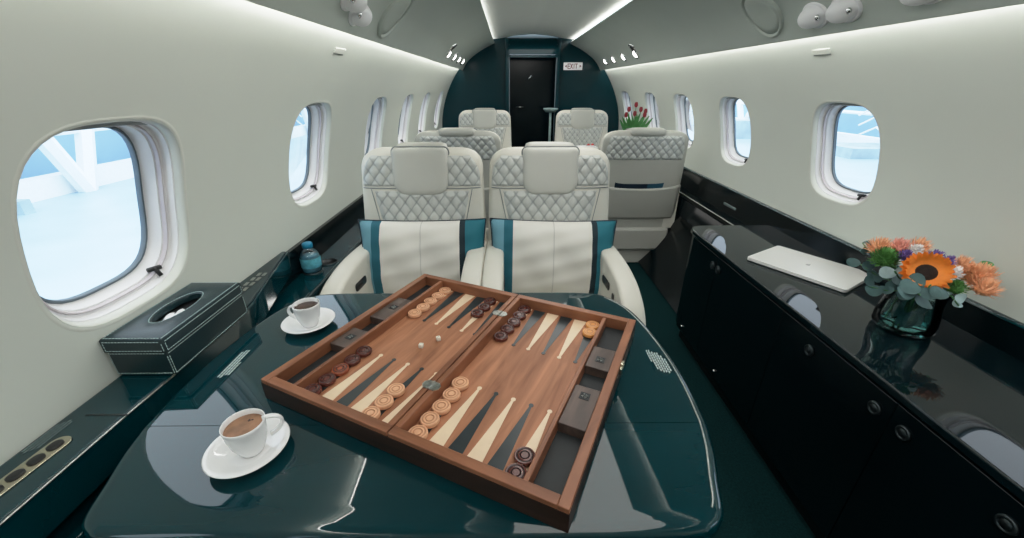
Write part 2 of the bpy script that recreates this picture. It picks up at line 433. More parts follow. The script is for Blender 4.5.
# short metal keys on the pad
bm = nb()
for i in range(6):
    for j, s in enumerate((-1, 1)):
        mt = Matrix.Translation((L((-.744, 0))[0]+.004*s*2, .935+i*.032, H-.519)) @ Matrix.Rotation(.12, 4, 'Z')
        box(bm, -.0045, .0045, -.010, .010, 0, .0015, mt)
obj('metal_keys', bm, 'pewter', ledge, smooth=False)
bm = nb()
box(bm, L((-.7585, 0))[0], L((-.728, 0))[0], .916, 1.116, H-.519, H-.5183)
obj('key_surround', bm, 'latch', ledge, smooth=False)
ribs(ledge, 'ledge_inlay', L((-.757, 0))[0], .487, H-.5238, 'inlayd', [(-.030, .024), (-.033, .030), (-.028, .034), (-.024, .034)])
# split joint line
bm = nb(); box(bm, L((-.740, 0))[0], L((-.668, 0))[0], .533, .5365, H-.5245, H-.5232); obj('joint_line', bm, 'dark', ledge, smooth=False)
# switch plate
sw = thing('switch_plate', 'long pale metal switch plate with oval buttons set in the ledge', 'switch panel', (-.727, .40, H-.524), math.radians(-3))
bm = nb(); prism(bm, rrect(-.0155, .0155, -.13, .088, .015, 6), 0, .0025); obj('plate', bm, 'brass', sw, bev=.001)
for i in range(6):
    bm = nb(); pr = sell(.0085, .0105, 2.4, 0, 20, 0, .068-i*.027)
    loft(bm, [[(x, y, .002) for x, y in pr], [(x, y, .0045) for x, y in pr], [((x)*.8, (y-(.068-i*.027))*.8+.068-i*.027, .005) for x, y in pr]], cap1=True)
    obj('button', bm, 'dark', sw)
bm = nb()
for i in range(4): box(bm, -.013, -.0105, -.030-i*.007, -.0265-i*.007, .0025, .0035)
obj('indicator_light', bm, 'green_led', sw, smooth=False)

# cup holders + bottle
def cup_holder(x, y, label):
    t = thing('cup_holder', label, 'cup holder', (x, y, H-.625), 0, 'cup holders in the recess')
    bm = nb(); lathe(bm, [(.0305, .0), (.0305, .003), (.032, .0045), (.0345, .004), (.035, .0)], 28); obj('ring', bm, 'latch', t)
    bm = nb(); lathe(bm, [(.030, .004), (.0299, .0015), (.0001, .0012)], 28); obj('well', bm, 'dark', t)
cup_holder(-.722, 1.345, 'metal-ringed cup holder holding the small water bottle')
cup_holder(-.700, 1.425, 'empty metal-ringed cup holder behind the water bottle')
bt = thing('water_bottle', 'small clear water bottle with blue cap and blue label in the recess', 'bottle', (-.722, 1.345, H-.622))
bm = nb(); lathe(bm, [(.0, .0), (.024, .0), (.028, .004), (.0285, .02), (.0275, .03), (.0285, .04), (.0285, .068), (.026, .078), (.019, .088), (.0135, .094), (.0125, .104)], 32, sx=1.18, sy=1.18); obj('bottle_body', bm, 'bottle', bt)
bm = nb(); lathe(bm, [(.0289, .022), (.0292, .024), (.0292, .058), (.0289, .060)], 32, sx=1.18, sy=1.18); obj('paper_label', bm, 'labelb', bt)
bm = nb()
lathe(bm, [(.0137, .098), (.0152, .099), (.0152, .115), (.013, .118), (.0001, .118)], 24, sx=1.15, sy=1.15); obj('cap', bm, 'capb', bt)
bm = nb(); lathe(bm, [(.0001, .002), (.0255, .003), (.027, .008), (.027, .066), (.0001, .067)], 28, sx=1.17, sy=1.17); obj('water', bm, 'bwater', bt); bt.scale = (1, 1, .93)

# tissue box
tb = thing('tissue_box', 'dark teal leather tissue box with pale stitching on the ledge', 'tissue box', (-.7165, .759, H-.5235), 0)
hx, hy, hz = .0595, .122, .086
bm = nb(); box(bm, -hx+.002, hx-.002, -hy+.002, hy-.002, 0, .055); obj('box_body', bm, 'leatherd', tb, bev=.004, seg=3)
# lid with an oval slot
bm = nb()
inner = [(.026*math.cos(2*PI*i/48), .064*math.sin(2*PI*i/48)) for i in range(48)]
outer = []
for i in range(48):
    c, s = math.cos(2*PI*i/48), math.sin(2*PI*i/48); k = min(hx/max(abs(c), 1e-6), hy/max(abs(s), 1e-6)); outer.append((c*k, s*k))
cr = [(hx, hy), (-hx, hy), (-hx, -hy), (hx, -hy)]
for q in cr:
    j = min(range(48), key=lambda i: math.hypot(outer[i][0]-q[0], outer[i][1]-q[1])); outer[j] = q
def mixr(t, z): return [(a[0]+(b[0]-a[0])*t, a[1]+(b[1]-a[1])*t, z) for a, b in zip(outer, inner)]
loft(bm, [[(x, y, .057) for x, y in outer], [(x, y, hz-.003) for x, y in outer], mixr(.04, hz), mixr(.5, hz+.002), mixr(.93, hz+.003), mixr(1., hz), [(x, y, hz-.012) for x, y in inner]])
obj('lid', bm, 'leatherd', tb, auto=.9)
bm = nb(); bm.faces.new([bm.verts.new((x*1.02, y*1.02, .070)) for x, y in inner]); obj('slot_floor', bm, 'dark', tb)
bm = nb()
pts = []
for i in range(9):
    for j in range(9):
        u, v = i/8*2-1, j/8*2-1
        pts.append(bm.verts.new((u*.018, -.012+v*.026, .071+.006*max(0, 1-u*u-v*v)+.004*math.sin(5*u+3*v))))
for i in range(8):
    for j in range(8): bm.faces.new([pts[i*9+j], pts[i*9+j+1], pts[i*9+j+10], pts[i*9+j+9]])
obj('tissue', bm, 'paper', tb)
# stitching
bm = nb(); st = []
def dashes(bm, a, b, w=.0009, dash=.0042, gap=.0018):
    a, b = Vector(a), Vector(b); Ln = (b-a).length; d = (b-a)/Ln; k = int(Ln/(dash+gap))
    for i in range(k):
        p = a+d*(i*(dash+gap)); tube(bm, [p, p+d*dash], w, 4)
e = .0042
for z in (hz+.0003,):
    for a, b in (((-hx+e, -hy+e), (hx-e, -hy+e)), ((hx-e, -hy+e), (hx-e, hy-e)), ((hx-e, hy-e), (-hx+e, hy-e)), ((-hx+e, hy-e), (-hx+e, -hy+e))): dashes(bm, (*a, z), (*b, z))
for z in (.0800, .0600, .0525, .006):
    ins = 0 if z > .057 else .002
    dashes(bm, (-hx+e, -hy+ins-.0003, z), (hx-e, -hy+ins-.0003, z)); dashes(bm, (hx-ins+.0003, -hy+e, z), (hx-ins+.0003, hy-e, z))
for za, zb in ((.0600, .0800), (.006, .0525)):
    ins = 0 if za > .057 else .002
    for x in (-hx+e, hx-e): dashes(bm, (x, -hy+ins-.0003, za), (x, -hy+ins-.0003, zb))
    for y in (-hy+e, hy-e): dashes(bm, (hx-ins+.0003, y, za), (hx-ins+.0003, y, zb))
obj('stitching', bm, 'thread', tb); bm = nb()
for i in range(60):
    a = 2*PI*i/60; a2 = 2*PI*(i+.65)/60
    tube(bm, [(.0295*math.cos(a), .0675*math.sin(a), hz+.0028), (.0295*math.cos(a2), .0675*math.sin(a2), hz+.0028)], .0009, 4)
obj('slot_stitching', bm, 'thread', tb)

# ------------------------------------------------------------------ dining table
TZ = H-.52
tbl = thing('dining_table', 'large dark teal gloss dining table with rounded bulging sides', 'table', (-.14, .66, 0))
def T(p): return (p[0]+.14, p[1]-.66)
def smooth_poly(P, n=8):
    out = []
    N = len(P)
    for i in range(N):
        p0, p1, p2, p3 = P[i-1], P[i], P[(i+1) % N], P[(i+2) % N]
        for k in range(n):
            t = k/n
            out.append(tuple(.5*((2*b)+(-a+c)*t+(2*a-5*b+4*c-d)*t*t+(-a+3*b-3*c+d)*t**3) for a, b, c, d in zip(p0, p1, p2, p3)))
    return out
right = [(-.14, .985), (.08, .985), (.20, .982), (.258, .965), (.305, .905), (.330, .82), (.345, .70), (.346, .60), (.338, .5056)]
rnear = [(.338, .5044), (.325, .45), (.306, .395), (.290, .350), (.268, .330), (.235, .323), (.10, .322), (-.14, .322)]
mir = lambda P: [(-.28-x, y) for x, y in P[::-1]]
def opencurve(P, n=5): return bez(P, n)
top1 = opencurve(right) + mir(opencurve(right))[0:-1]
top2 = opencurve(rnear) + mir(opencurve(rnear))[1:]
def slab(name, poly, m='teal', z1=TZ, th=.034):
    P = [T(p) for p in poly]
    cx = sum(p[0] for p in P)/len(P); cy = sum(p[1] for p in P)/len(P)
    bm = nb(); n = len(P)
    def inset(d):
        out = []
        for i in range(n):
            seamed = abs(P[i][1]-T((0, .505))[1]) < .006
            a, b, c = Vector(P[i-1]), Vector(P[i]), Vector(P[(i+1) % n])
            if seamed: out.append(Vector((P[i][0]*(1-d/abs(P[i][0])), P[i][1]))); continue
            t = (c-a).normalized(); nrm = Vector((t.y, -t.x))
            if nrm.dot(b-Vector((cx, cy))) > 0: nrm = -nrm
            out.append(b+nrm*d)
        return out
    seq = [(.012, z1-th), (.003, z1-th+.004), (.0, z1-th+.010), (0, z1-.012), (.0015, z1-.007), (.005, z1-.003), (.010, z1-.0008), (.016, z1)]
    loft(bm, [[(p.x, p.y, z) for p in inset(d)] for d, z in seq], True, True, True)
    return obj(name, bm, m, tbl, auto=1.0)
slab('table_leaf', [p for p in top2]); slab('table_top', top1)
# edge bead on the long curved sides
bm = nb()
for P in (opencurve(right)[12:], ):
    for mm in (P, [(-.28-x, y) for x, y in P]):
        bm = nb(); tube(bm, [(*T(p), TZ-.020) for p in mm], .0035, 8); obj('edge_bead', bm, 'pewter', tbl)
for mir_ in (0,):
    P = opencurve(right)[16:]+opencurve(rnear)[1:17]
    P = [(-.14+(x+.14)*.972, .655+(y-.655)*.965) for x, y in P]
    if mir_: P = [(-.28-x, y) for x, y in P]
    bm = nb(); tube(bm, [(*T(p), TZ+.0001) for p in P], .0016, 6); obj('rim_line', bm, 'pewter', tbl)
bm = nb(); box(bm, -.20, .20, -.22, .20, 0.03, TZ-.034); obj('pedestal', bm, 'black', tbl, bev=.02)
bm = nb(); box(bm, -.26, .26, -.27, .25, 0., 0.03); obj('base_plate', bm, 'black', tbl, bev=.01)
ribs(tbl, 'table_inlay', -.562+.14, .668-.66, TZ+.0001, 'inlayg', [(-.040, .040), (-.042, .044), (-.034, .048), (-.034, .002)])
ribs(tbl, 'table_inlay', .310+.14, .668-.66, TZ+.0001, 'inlayg', [(.0, .036), (-.024, .036), (-.030, .030), (-.034, .030), (-.034, .026), (-.036, .020), (-.030, .010)], .0048)

# ------------------------------------------------------------------ coffee cups
def cup(x, y, rz, label, liquid, spot, s=1., cdx=0, cdy=0, slabel=''):
    z0 = TZ+.0005
    sa = bpy.data.objects
    so = thing('saucer', slabel, 'saucer', (x, y, z0), 0, 'white saucers')
    bm = nb(); lathe(bm, [(.0, .002), (.030, .002), (.032, .0), (.036, .0), (.038, .003), (.055, .009), (.0665, .014), (.068, .0158), (.066, .0165), (.052, .0125), (.038, .0075), (.033, .0062), (.0, .006)], 64, sx=.86, sy=.86)
    o = obj('dish', bm, 'china', so); 
    c = thing('coffee_cup', label, 'cup', (x+cdx, y+cdy, z0+.0065), rz, 'white espresso cups')
    bm = nb(); lathe(bm, [(.0, .001), (.017, .001), (.020, .0), (.022, .002), (.0255, .008), (.0325, .022), (.0365, .038), (.0380, .052), (.0385, .0565), (.0372, .0575), (.0362, .056), (.0352, .047), (.0335, .036), (.030, .020), (.022, .008), (.0, .006)], 56, sx=.76, sy=.76)
    obj('cup_body', bm, 'china', c)
    bm = nb(); pts = []
    for i in range(15):
        a = -.45*PI+.98*PI*i/14
        pts.append((.0245+.0235*math.cos(a)*(1 if math.cos(a) > 0 else .4), 0, .033+.0175*math.sin(a)))
    P = [Vector(p) for p in pts]; rings = []
    for i, p in enumerate(P):
        t = (P[min(i+1, 14)]-P[max(i-1, 0)]).normalized(); a = Vector((0, 1, 0)); b = t.cross(a)
        rings.append([p+a*.0048*math.cos(q*PI/5)+b*.0026*math.sin(q*PI/5) for q in range(10)])
    loft(bm, rings, True, True, True); obj('handle', bm, 'china', c)
    bm = nb(); lathe(bm, [(.0352, .0478), (.030, .0482), (.0, .0482)], 48, sx=.76, sy=.76); lq = obj('coffee', bm, liquid, c)
    bm = nb()
    rnd = random.Random(3)
    for i in range(6):
        cx, cy, r = spot[0]+rnd.uniform(-.003, .003), spot[1]+rnd.uniform(-.003, .003), rnd.uniform(.0008, .0022)
        bm.faces.new([bm.verts.new((cx+r*math.cos(a*PI/5), cy+r*math.sin(a*PI/5), .0484+i*.00001)) for a in range(10)])
    obj('coffee_spots', bm, 'foam', c)
    return so, c
cup(-.403, .450, math.radians(38), 'white espresso cup of foamy milky coffee near the table front, handle toward the board', 'coffee', (.010, .008), 1, .006, -.001, 'white saucer under the milky coffee cup at the table front')
cup(-.473, .812, math.radians(172), 'white espresso cup of black coffee beyond the tissue box, handle toward the windows', 'coffeed', (.006, .008), 1, .006, -.006, 'white saucer under the black coffee cup beside the board corner')

# ------------------------------------------------------------------ backgammon board
BA = math.radians(-25.56); BZ = TZ+.0005
brd = thing('backgammon_board', 'open walnut backgammon board lying askew on the dining table', 'game board', (-.08, .6645, BZ), BA)
HL, HW, TH = .2865, .2425, .044
F = .016; TR = .046; DV = .008; HS = .012; FD = .0185       # frame, tray, divider, hinge-side rail, floor height
x_tray = HL-F; x_div = x_tray-TR; x_field1 = x_div-DV; x_field0 = HS+.0015
for s, side in ((-1, 'tray at the window side'), (1, 'tray at the aisle side')):
    def X(a, b): return (s*a, s*b) if s > 0 else (s*b, s*a)
    def bb(name, m, a, b, y0, y1, z0, z1, bev=.0012, **k):
        x0, x1 = X(a, b); bm = nb(); box(bm, x0, x1, y0, y1, z0, z1); return obj(name, bm, m, brd, bev=bev, **k)
    bb('case_floor', 'field', .0015, HL-.002, -HW+.002, HW-.002, .004, FD)
    bb('end_rail', 'walnut', x_tray, HL, -HW, HW, 0, TH)
    bb('hinge_rail', 'walnut', .0012, HS, -HW+F, HW-F, 0, TH)
    bb('front_rail', 'walnutx', .0012, x_tray, -HW, -HW+F, 0, TH)
    bb('back_rail', 'walnutx', .0012, x_tray, HW-F, HW, 0, TH)
    bb('divider', 'walnut', x_field1, x_div, -HW+F, HW-F, FD, TH-.002)
    for a, b in ((-HW+F, HW-F),): bb('tray_floor', 'felt', x_div, x_tray, a, b, FD-.008, FD+.001)
    # two wooden blocks between three wells (asymmetric along the tray)
    bb('tray_block', 'block', x_div+.0005, x_tray-.0005, *((-.108, -.010) if s > 0 else (-.104, -.039)), FD, TH-.006)
    bb('tray_block', 'block', x_div+.0005, x_tray-.0005, *((.047, .116) if s > 0 else (.011, .111)), FD, TH-.006)
    # small dark emblem on each block
    for yy in ((-.034, .076) if s > 0 else (.066, -.070)):
        bm = nb(); xm = s*(x_div+TR/2); mt = Matrix.Translation((xm, yy, TH-.0059))
        box(bm, -.0085, .0085, -.0085, .0085, 0, .0006, mt)
        e1 = obj('emblem_plate', bm, 'felt', brd, smooth=False)
        bm = nb()
        for q in range(4):
            a = q*PI/2+.3; tube(bm, [(xm+.001*math.cos(a), yy+.001*math.sin(a), TH-.0051), (xm+.0055*math.cos(a), yy+.0055*math.sin(a), TH-.0051), (xm+.004*math.cos(a+.8), yy+.004*math.sin(a+.8), TH-.0051)], .0007, 5)
        obj('emblem_mark', bm, 'pewter', brd)
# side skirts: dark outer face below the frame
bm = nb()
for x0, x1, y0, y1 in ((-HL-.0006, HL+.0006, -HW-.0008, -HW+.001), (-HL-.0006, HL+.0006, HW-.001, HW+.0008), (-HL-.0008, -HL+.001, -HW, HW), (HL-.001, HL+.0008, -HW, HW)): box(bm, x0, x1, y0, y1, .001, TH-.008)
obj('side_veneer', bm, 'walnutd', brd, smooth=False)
# points
PW = (x_field1-x_field0)/6
for s in (-1, 1):
    for far in (0, 1):
        for k in range(6):
            # k counted from the left of the half
            xl = (x_field0 if s > 0 else -x_field1)+k*PW; xc = xl+PW/2
            light = (k % 2 == 0) if far else (k % 2 == 1)
            y0 = (HW-F) if far else -(HW-F); d = -1 if far else 1
            ln = .150; bm = nb(); z = FD+.0004; w = PW*.42
            tri = [(xc-w, y0), (xc+w, y0), (xc+.0022, y0+d*ln), (xc-.0022, y0+d*ln)]
            tip = [(xc+.0045*math.cos(a*PI/4), y0+d*(ln+.003)+.0045*math.sin(a*PI/4)) for a in range(8)]
            if far: tri = tri[::-1]
            prism(bm, tri, z-.0006, z+.0002); prism(bm, tip, z-.0006, z+.0004)
            obj('point_inlay', bm, 'pt_c' if light else 'pt_d', brd, smooth=False)
# hinges and clasp
for yy in (-.128, .138):
    bm = nb()
    for s in (-1, 1):
        prism(bm, [(s*.0012+0, yy-.010), (s*.011, yy-.010), (s*.017, yy-.004), (s*.017, yy+.004), (s*.011, yy+.010), (s*.0012, yy+.010)], TH, TH+.0014)
        for q in (-.006, .006):
            lathe(bm, [(.0018, 0), (.0016, .0008), (0.0001, .001)], 10, (s*.0085, yy+q, TH+.0014))
    tube(bm, [(0, yy-.010, TH+.001), (0, yy+.010, TH+.001)], .0024, 10)
    obj('hinge', bm, 'pewter', brd, auto=.6)
bm = nb(); box(bm, HL, HL+.005, .060, .088, TH-.016, TH-.003); lathe(bm, [(.004, 0), (.004, .004), (.0001, .005)], 12, (HL+.003, .074, TH-.004)); obj('clasp', bm, 'brass', brd, bev=.001)

def board_pt(u, v, z):
    return (-.08+u*math.cos(BA)-v*math.sin(BA), .6645+u*math.sin(BA)+v*math.cos(BA), BZ+z)
CR = .0158
def checker_mesh(m, g):
    bm = nb(); lathe(bm, [(.0001, .0008), (.0005, 0), (CR-.0015, 0), (CR, .0015), (CR, .0070), (CR-.0012, .0085), (CR-.003, .0085), (CR-.0042, .0078), (CR-.0055, .0085), (CR-.008, .0085), (CR-.0092, .0072), (CR-.0104, .0085), (.0001, .0085)], 32)
    bmesh.ops.recalc_face_normals(bm, faces=bm.faces[:])
    me = bpy.data.meshes.new('checker'); bm.to_mesh(me); bm.free(); me.materials.append(M[m]); me.materials.append(M[g])
    for p in me.polygons:
        p.use_smooth = True
        r = math.hypot(p.center.x, p.center.y)
        if p.center.z > .006 and (CR-.0055 < r < CR-.003 or CR-.0104 < r < CR-.008): p.material_index = 1
    me.set_sharp_from_angle(angle=.6)
    return me
CM = {k: checker_mesh(*v) for k, v in dict(tan=('chk_l', 'groove_l'), amber=('chk_o', 'groove_l'), dark=('chk_d', 'groove_d'), red=('chk_r', 'groove_d')).items()}
ORD = ['first', 'second', 'third', 'fourth', 'fifth']
def row(s, k, far, n, kinds, where, group):
    xl = (x_field0 if s > 0 else -x_field1)+k*PW; xc = xl+PW/2
    d = -1 if far else 1; y0 = (HW-F) if far else -(HW-F)
    for i in range(n):
        kd = kinds[i] if isinstance(kinds, list) else kinds
        v = y0+d*(CR+.0006+i*(2*CR+.0002)); u = xc+random.uniform(-.0012, .0012)
        o = bpy.data.objects.new('checker', CM[kd]); col.objects.link(o)
        o.location = board_pt(u, v, FD+.0011); o.rotation_euler = (0, 0, random.uniform(0, 6))
        cname = dict(tan='tan', amber='amber', dark='dark red', red='bright reddish')[kd]
        tag(o, '%s checker, %s from the rim, %s' % (cname, ORD[i], where), 'checker', group)
row(-1, 0, 0, 5, ['dark', 'dark', 'red', 'dark', 'dark'], 'dark row near the milky coffee', 'dark checkers by the front corner')
row(-1, 4, 0, 3, 'tan', 'trio beside the front hinge', 'tan trio beside the hinge')
row(1, 0, 0, 5, 'tan', 'front row beside the hinge', 'front row of five tan checkers')
row(1, 5, 0, 2, 'dark', 'pair at the front outer corner', 'dark pair at the front')
row(-1, 0, 1, 5, 'tan', 'back row near the seats', 'back row of five tan checkers')
row(-1, 4, 1, 3, 'dark', 'dark trio near the back hinge', 'dark trio near the back hinge')
row(1, 0, 1, 5, 'dark', 'dark row right of back hinge', 'dark row of five at the back')
row(1, 5, 1, 2, 'amber', 'amber pair at the back outer corner', 'amber pair at the back')
for i, (u, v, a, lab) in enumerate(((-.108, -.016, .3, 'tiny ivory die on the board nearer the front hinge'), (-.090, .021, .9, 'tiny ivory die on the board nearer the seats'))):
    t = thing('game_die', lab, 'die', board_pt(u, v, FD), BA+a, 'ivory dice on the board')
    bm = bx(-.0045, .0045, -.0045, .0045, .0002, .0092); obj('die_body', bm, 'bone', t, bev=.0014, seg=3)
    bm = nb()
    for px, py in ((-.002, -.002), (.002, .002), (0, 0)): lathe(bm, [(.0008, 0), (.0001, .0002)], 8, (px, py, .0092))
    obj('pips', bm, 'dark', t)

# ------------------------------------------------------------------ seats
def make_seat(label, loc, rz, group=None):
    root = thing('cabin_seat', label, 'seat', loc, rz, group)
    W0, TK, NN = .255, .066, 4.5
    ztop = 1.012
    def W(z):
        w = W0*(1-.05*max(0, (z-.6)/.4))
        if z > .93: w *= (1-((z-.93)/(ztop-.93+.0001))**2.4*.999)**(1/2.4)*.40+.60 if z < ztop else .60
        return w
    def yc(z): return (z-1.0)*.14+TK
    def tk(z): return TK*(1-.25*max(0, (z-.5)/.5))*(1 if z < .96 else math.sqrt(max(.0, 1-((z-.96)/(ztop-.96+.002))**2))*.92+.08)
    def yf(x, z): return yc(z)-tk(z)*(max(0, 1-abs(x/W(z))**NN))**(1/NN)
    def yb(x, z): return yc(z)+tk(z)*(max(0, 1-abs(x/W(z))**NN))**(1/NN)
    zs = [.22, .24, .4, .55, .7, .8, .88, .91, .93, .95, .965, .978, .99, 1.0, 1.005, 1.009, 1.0115]
    bm = nb(); rings = []
    for z in zs: rings.append([(x, yc(z)+y, z) for x, y in sell(W(z), tk(z), NN, 0, 56)])
    loft(bm, rings, True, True, True); o = obj('backrest', bm, ['cream', 'shell'], root)
    for p in o.data.polygons:
        if p.normal.y > .35: p.material_index = 1  # rear faces go greyer, painting in the shade on the seat backs
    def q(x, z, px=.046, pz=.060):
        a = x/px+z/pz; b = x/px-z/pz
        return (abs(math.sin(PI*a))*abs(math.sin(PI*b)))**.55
    def patch(name, fx, z0, z1, surf, sgn, nx=60, nz=50, amp=.0065, m='quilt', base=.003):
        bm = nb(); R = []
        for j in range(nz+1):
            v = j/nz; z = z0+(z1-z0)*v; xa, xb = fx(v); r = []
            for i in range(nx+1):
                u = i/nx; x = xa+(xb-xa)*u
                ed = min(1, min(u, 1-u)*14, min(v, 1-v)*10)
                off = base*ed**.5-.0035*(1-ed)+amp*q(x, z)*ed
                r.append((x, surf(x, z)+sgn*off, z))
            R.append(r)
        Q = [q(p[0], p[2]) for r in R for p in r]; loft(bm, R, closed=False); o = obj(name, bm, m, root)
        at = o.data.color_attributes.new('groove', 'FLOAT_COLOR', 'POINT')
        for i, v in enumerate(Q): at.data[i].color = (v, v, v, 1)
        return o
    for s in (-1, 1):
        def fx(v, s=s):
            a, b = .100, .238-.045*v**3
            return (a, b) if s > 0 else (-b, -a)
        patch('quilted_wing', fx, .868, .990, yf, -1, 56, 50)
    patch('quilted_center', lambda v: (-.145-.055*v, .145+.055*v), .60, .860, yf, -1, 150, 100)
    # horizontal seam
    bm = nb(); tube(bm, [(x, yf(x, .864)-.001, .864) for x in [(-.235+.47*i/30) for i in range(31)]], .0022, 6); obj('seam', bm, 'seam', root)
    for s in (-1, 1):
        bm = nb(); tube(bm, [(s*(.145+.055*v+.002), yf(s*(.145+.055*v), .60+.26*v)-.0012, .60+.26*v) for v in [i/12 for i in range(13)]], .0018, 6); obj('seam', bm, 'seam', root)
    # headrest pad: front face with round lower corners
    def outline(d):
        out = []
        w, zt, zb, r = .110-d, 1.018-d, .838+d, .052
        for a0, cx, cz, rr in ((0, w-.02, zt-.02, .02), (PI/2, -w+.02, zt-.02, .02), (PI, -w+r, zb+r, r), (1.5*PI, w-r, zb+r, r)):
            for i in range(9):
                a = a0+PI/2*i/8; out.append((cx+rr*math.cos(a), cz+rr*math.sin(a)))
        return out
    bm = nb(); rings = []
    for d, o in ((.004, .004), (0, -.004), (0, -.016), (.003, -.024), (.010, -.029), (.022, -.0315), (.045, -.0325)):
        rings.append([(x, yc(min(z, .99))-TK*.80+.016+o, z) for x, z in outline(d)])
    loft(bm, rings, True, False, True); obj('headrest', bm, 'creamh', root)
    bm = nb(); tube(bm, [(x, yc(min(z, .99))-TK*.80+.014, z) for x, z in outline(-.0025)+[outline(-.0025)[0]]], .003, 6); obj('headrest_piping', bm, 'seam', root)
    # roll of the headrest over the top and down the rear
    bm = nb(); rings = []
    for k in range(25):
        t = -1+2*k/24; w = .104; e = (1-abs(t)**6)**(1/3)
        rings.append([(t*w, .074+.054*e*math.copysign(abs(math.cos(a*PI/10))**.6, math.cos(a*PI/10)), 1.003+.028*e*math.copysign(abs(math.sin(a*PI/10))**.7, math.sin(a*PI/10))) for a in range(20)])
    loft(bm, rings, True, True, True); obj('headrest_roll', bm, 'shell', root)
    # rear shell details
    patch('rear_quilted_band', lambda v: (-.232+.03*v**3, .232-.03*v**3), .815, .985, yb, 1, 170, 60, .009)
    bm = nb(); R = []
    for j in range(19):
        v = j/18; r = []
        for i in range(31):
            u = i/30*2-1; x = u*.243
            zt = .612+.022*abs(u)**2.2; z = .38+(zt-.38)*v
            r.append((x, yb(x*.99, z)+.004+.020*v*(1-abs(u)**3), z))
        R.append(r)
    loft(bm, R, closed=False); o = obj('rear_pocket', bm, 'shell', root)
    sm = o.modifiers.new('s', 'SOLIDIFY'); sm.thickness = .004; sm.offset = 1
    bm = nb(); tube(bm, [(u*.243, yb(u*.24, .612)+.004+.020*(1-abs(u)**3), .613+.022*abs(u)**2.2) for u in [i/20*2-1 for i in range(21)]], .0035, 6); obj('pocket_hem', bm, 'creamh', root)
    for zl in (.38, .255):
        bm = nb(); tube(bm, [(x, yb(x, zl)+.001, zl) for x in [(-.236+.472*i/30) for i in range(31)]], .0028, 6); obj('rear_seam', bm, 'seam', root)
    # seat cushion
    bm = nb(); rings = []
    for k, (e, z) in enumerate(((.02, .30), (.004, .315), (0, .35), (0, .41), (.006, .435), (.02, .447), (.05, .453), (.10, .455))):
        rings.append([(x, -.245+y, z) for x, y in sell(.192-e, .265-e, 6, 0, 48)])
    loft(bm, rings, True, True, True); obj('seat_cushion', bm, 'cream', root)
    # arms: curved top contour
    for s in (-1, 1):
        bm = nb(); prof = bez([(.04, .640), (-.06, .655), (-.16, .665), (-.28, .670), (-.38, .664), (-.46, .647), (-.53, .607), (-.575, .53), (-.595, .42), (-.60, .31)], 5)
        rings = []
        xo, xi = .257, .186
        for y, z in prof:
            xm = (xo+xi)/2; w = (xo-xi)/2; y2 = min(y, .04)
            cs = []
            zb = .30
            for a in range(13):
                t = PI*a/12
                cs.append((s*(xm+w*math.copysign(abs(math.cos(t))**.55, math.cos(t))), y, z-.022+.022*abs(math.sin(t))**.7))
            cs += [(s*(xm-w), y, zb), (s*(xm+w), y, zb)]
            rings.append(cs)
        loft(bm, rings, True, True, True); o = obj('armrest', bm, 'cream', root, auto=1.1)
        bm = nb(); pr = rrect(-.36, -.255, .575, .605, .012, 4)
        loft(bm, [[(s*.1845, y, z+(y+.3)*-.1) for y, z in pr], [(s*.1825, y, z+(y+.3)*-.1) for y, z in pr]], cap0=True, cap1=True); c1 = obj('seat_control', bm, 'dark', o)
        bm = nb(); pr = rrect(-.425, -.400, .575, .60, .008, 4)
        loft(bm, [[(s*.1845, y, z) for y, z in pr], [(s*.1825, y, z) for y, z in pr]], cap0=True, cap1=True); obj('seat_button', bm, 'dark', o)
    # base
    bm = nb(); box(bm, -.225, .225, -.47, .06, .12, .30); obj('seat_skirt', bm, 'shell', root, bev=.02, seg=3)
    bm = nb(); box(bm, -.15, .15, -.36, .03, .0, .12); obj('base', bm, 'shell', root, bev=.01)
    return root
proto = make_seat('quilted cream seat facing the table on the window side, banded pillow on it', (-.3475, 1.60, 0), 0, 'cabin seats')
def dup(loc, rz, label, scale=(1, 1, 1)):
    c = copy_tree(proto); c.location = loc; c.rotation_euler = (0, 0, rz); c.scale = scale; c['label'] = label
    return c
dup((.1675, 1.60, 0), 0, 'quilted cream seat facing the table next to the aisle, banded pillow on it')
dup((.910, 2.83, 0), PI, 'cream seat turned away by the far windows, cards in its rear pocket', (1.17, 1.05, .957))
dup((-.335, 2.83, 0), PI, 'cream seat turned away, mostly hidden behind the window-side front seat', (1.17, 1.05, .957))
dup((-.236, 4.25, 0), 0, 'distant quilted cream seat against the bulkhead on the window ledge side', (1.07, 1, 1.0))
dup((.745, 4.25, 0), 0, 'distant quilted cream seat against the bulkhead under the exit sign', (1.07, 1, 1.0))

# things in the rear pocket
t = thing('folder', 'black folder tucked in the rear pocket of the turned seat', 'folder', (.850, 2.7505, .548))
bm = bx(-.115, .115, -.002, .002, 0, .145); obj('cover', bm, 'navy', t, bev=.002)
t = thing('passport_card', 'tilted blue card beside the black folder in the seat pocket', 'card', (1.012, 2.7505, .575)); t.rotation_euler = (0, .16, 0)
bm = bx(-.055, .055, -.002, .002, 0, .155); obj('card', bm, 'bluec', t, bev=.002)

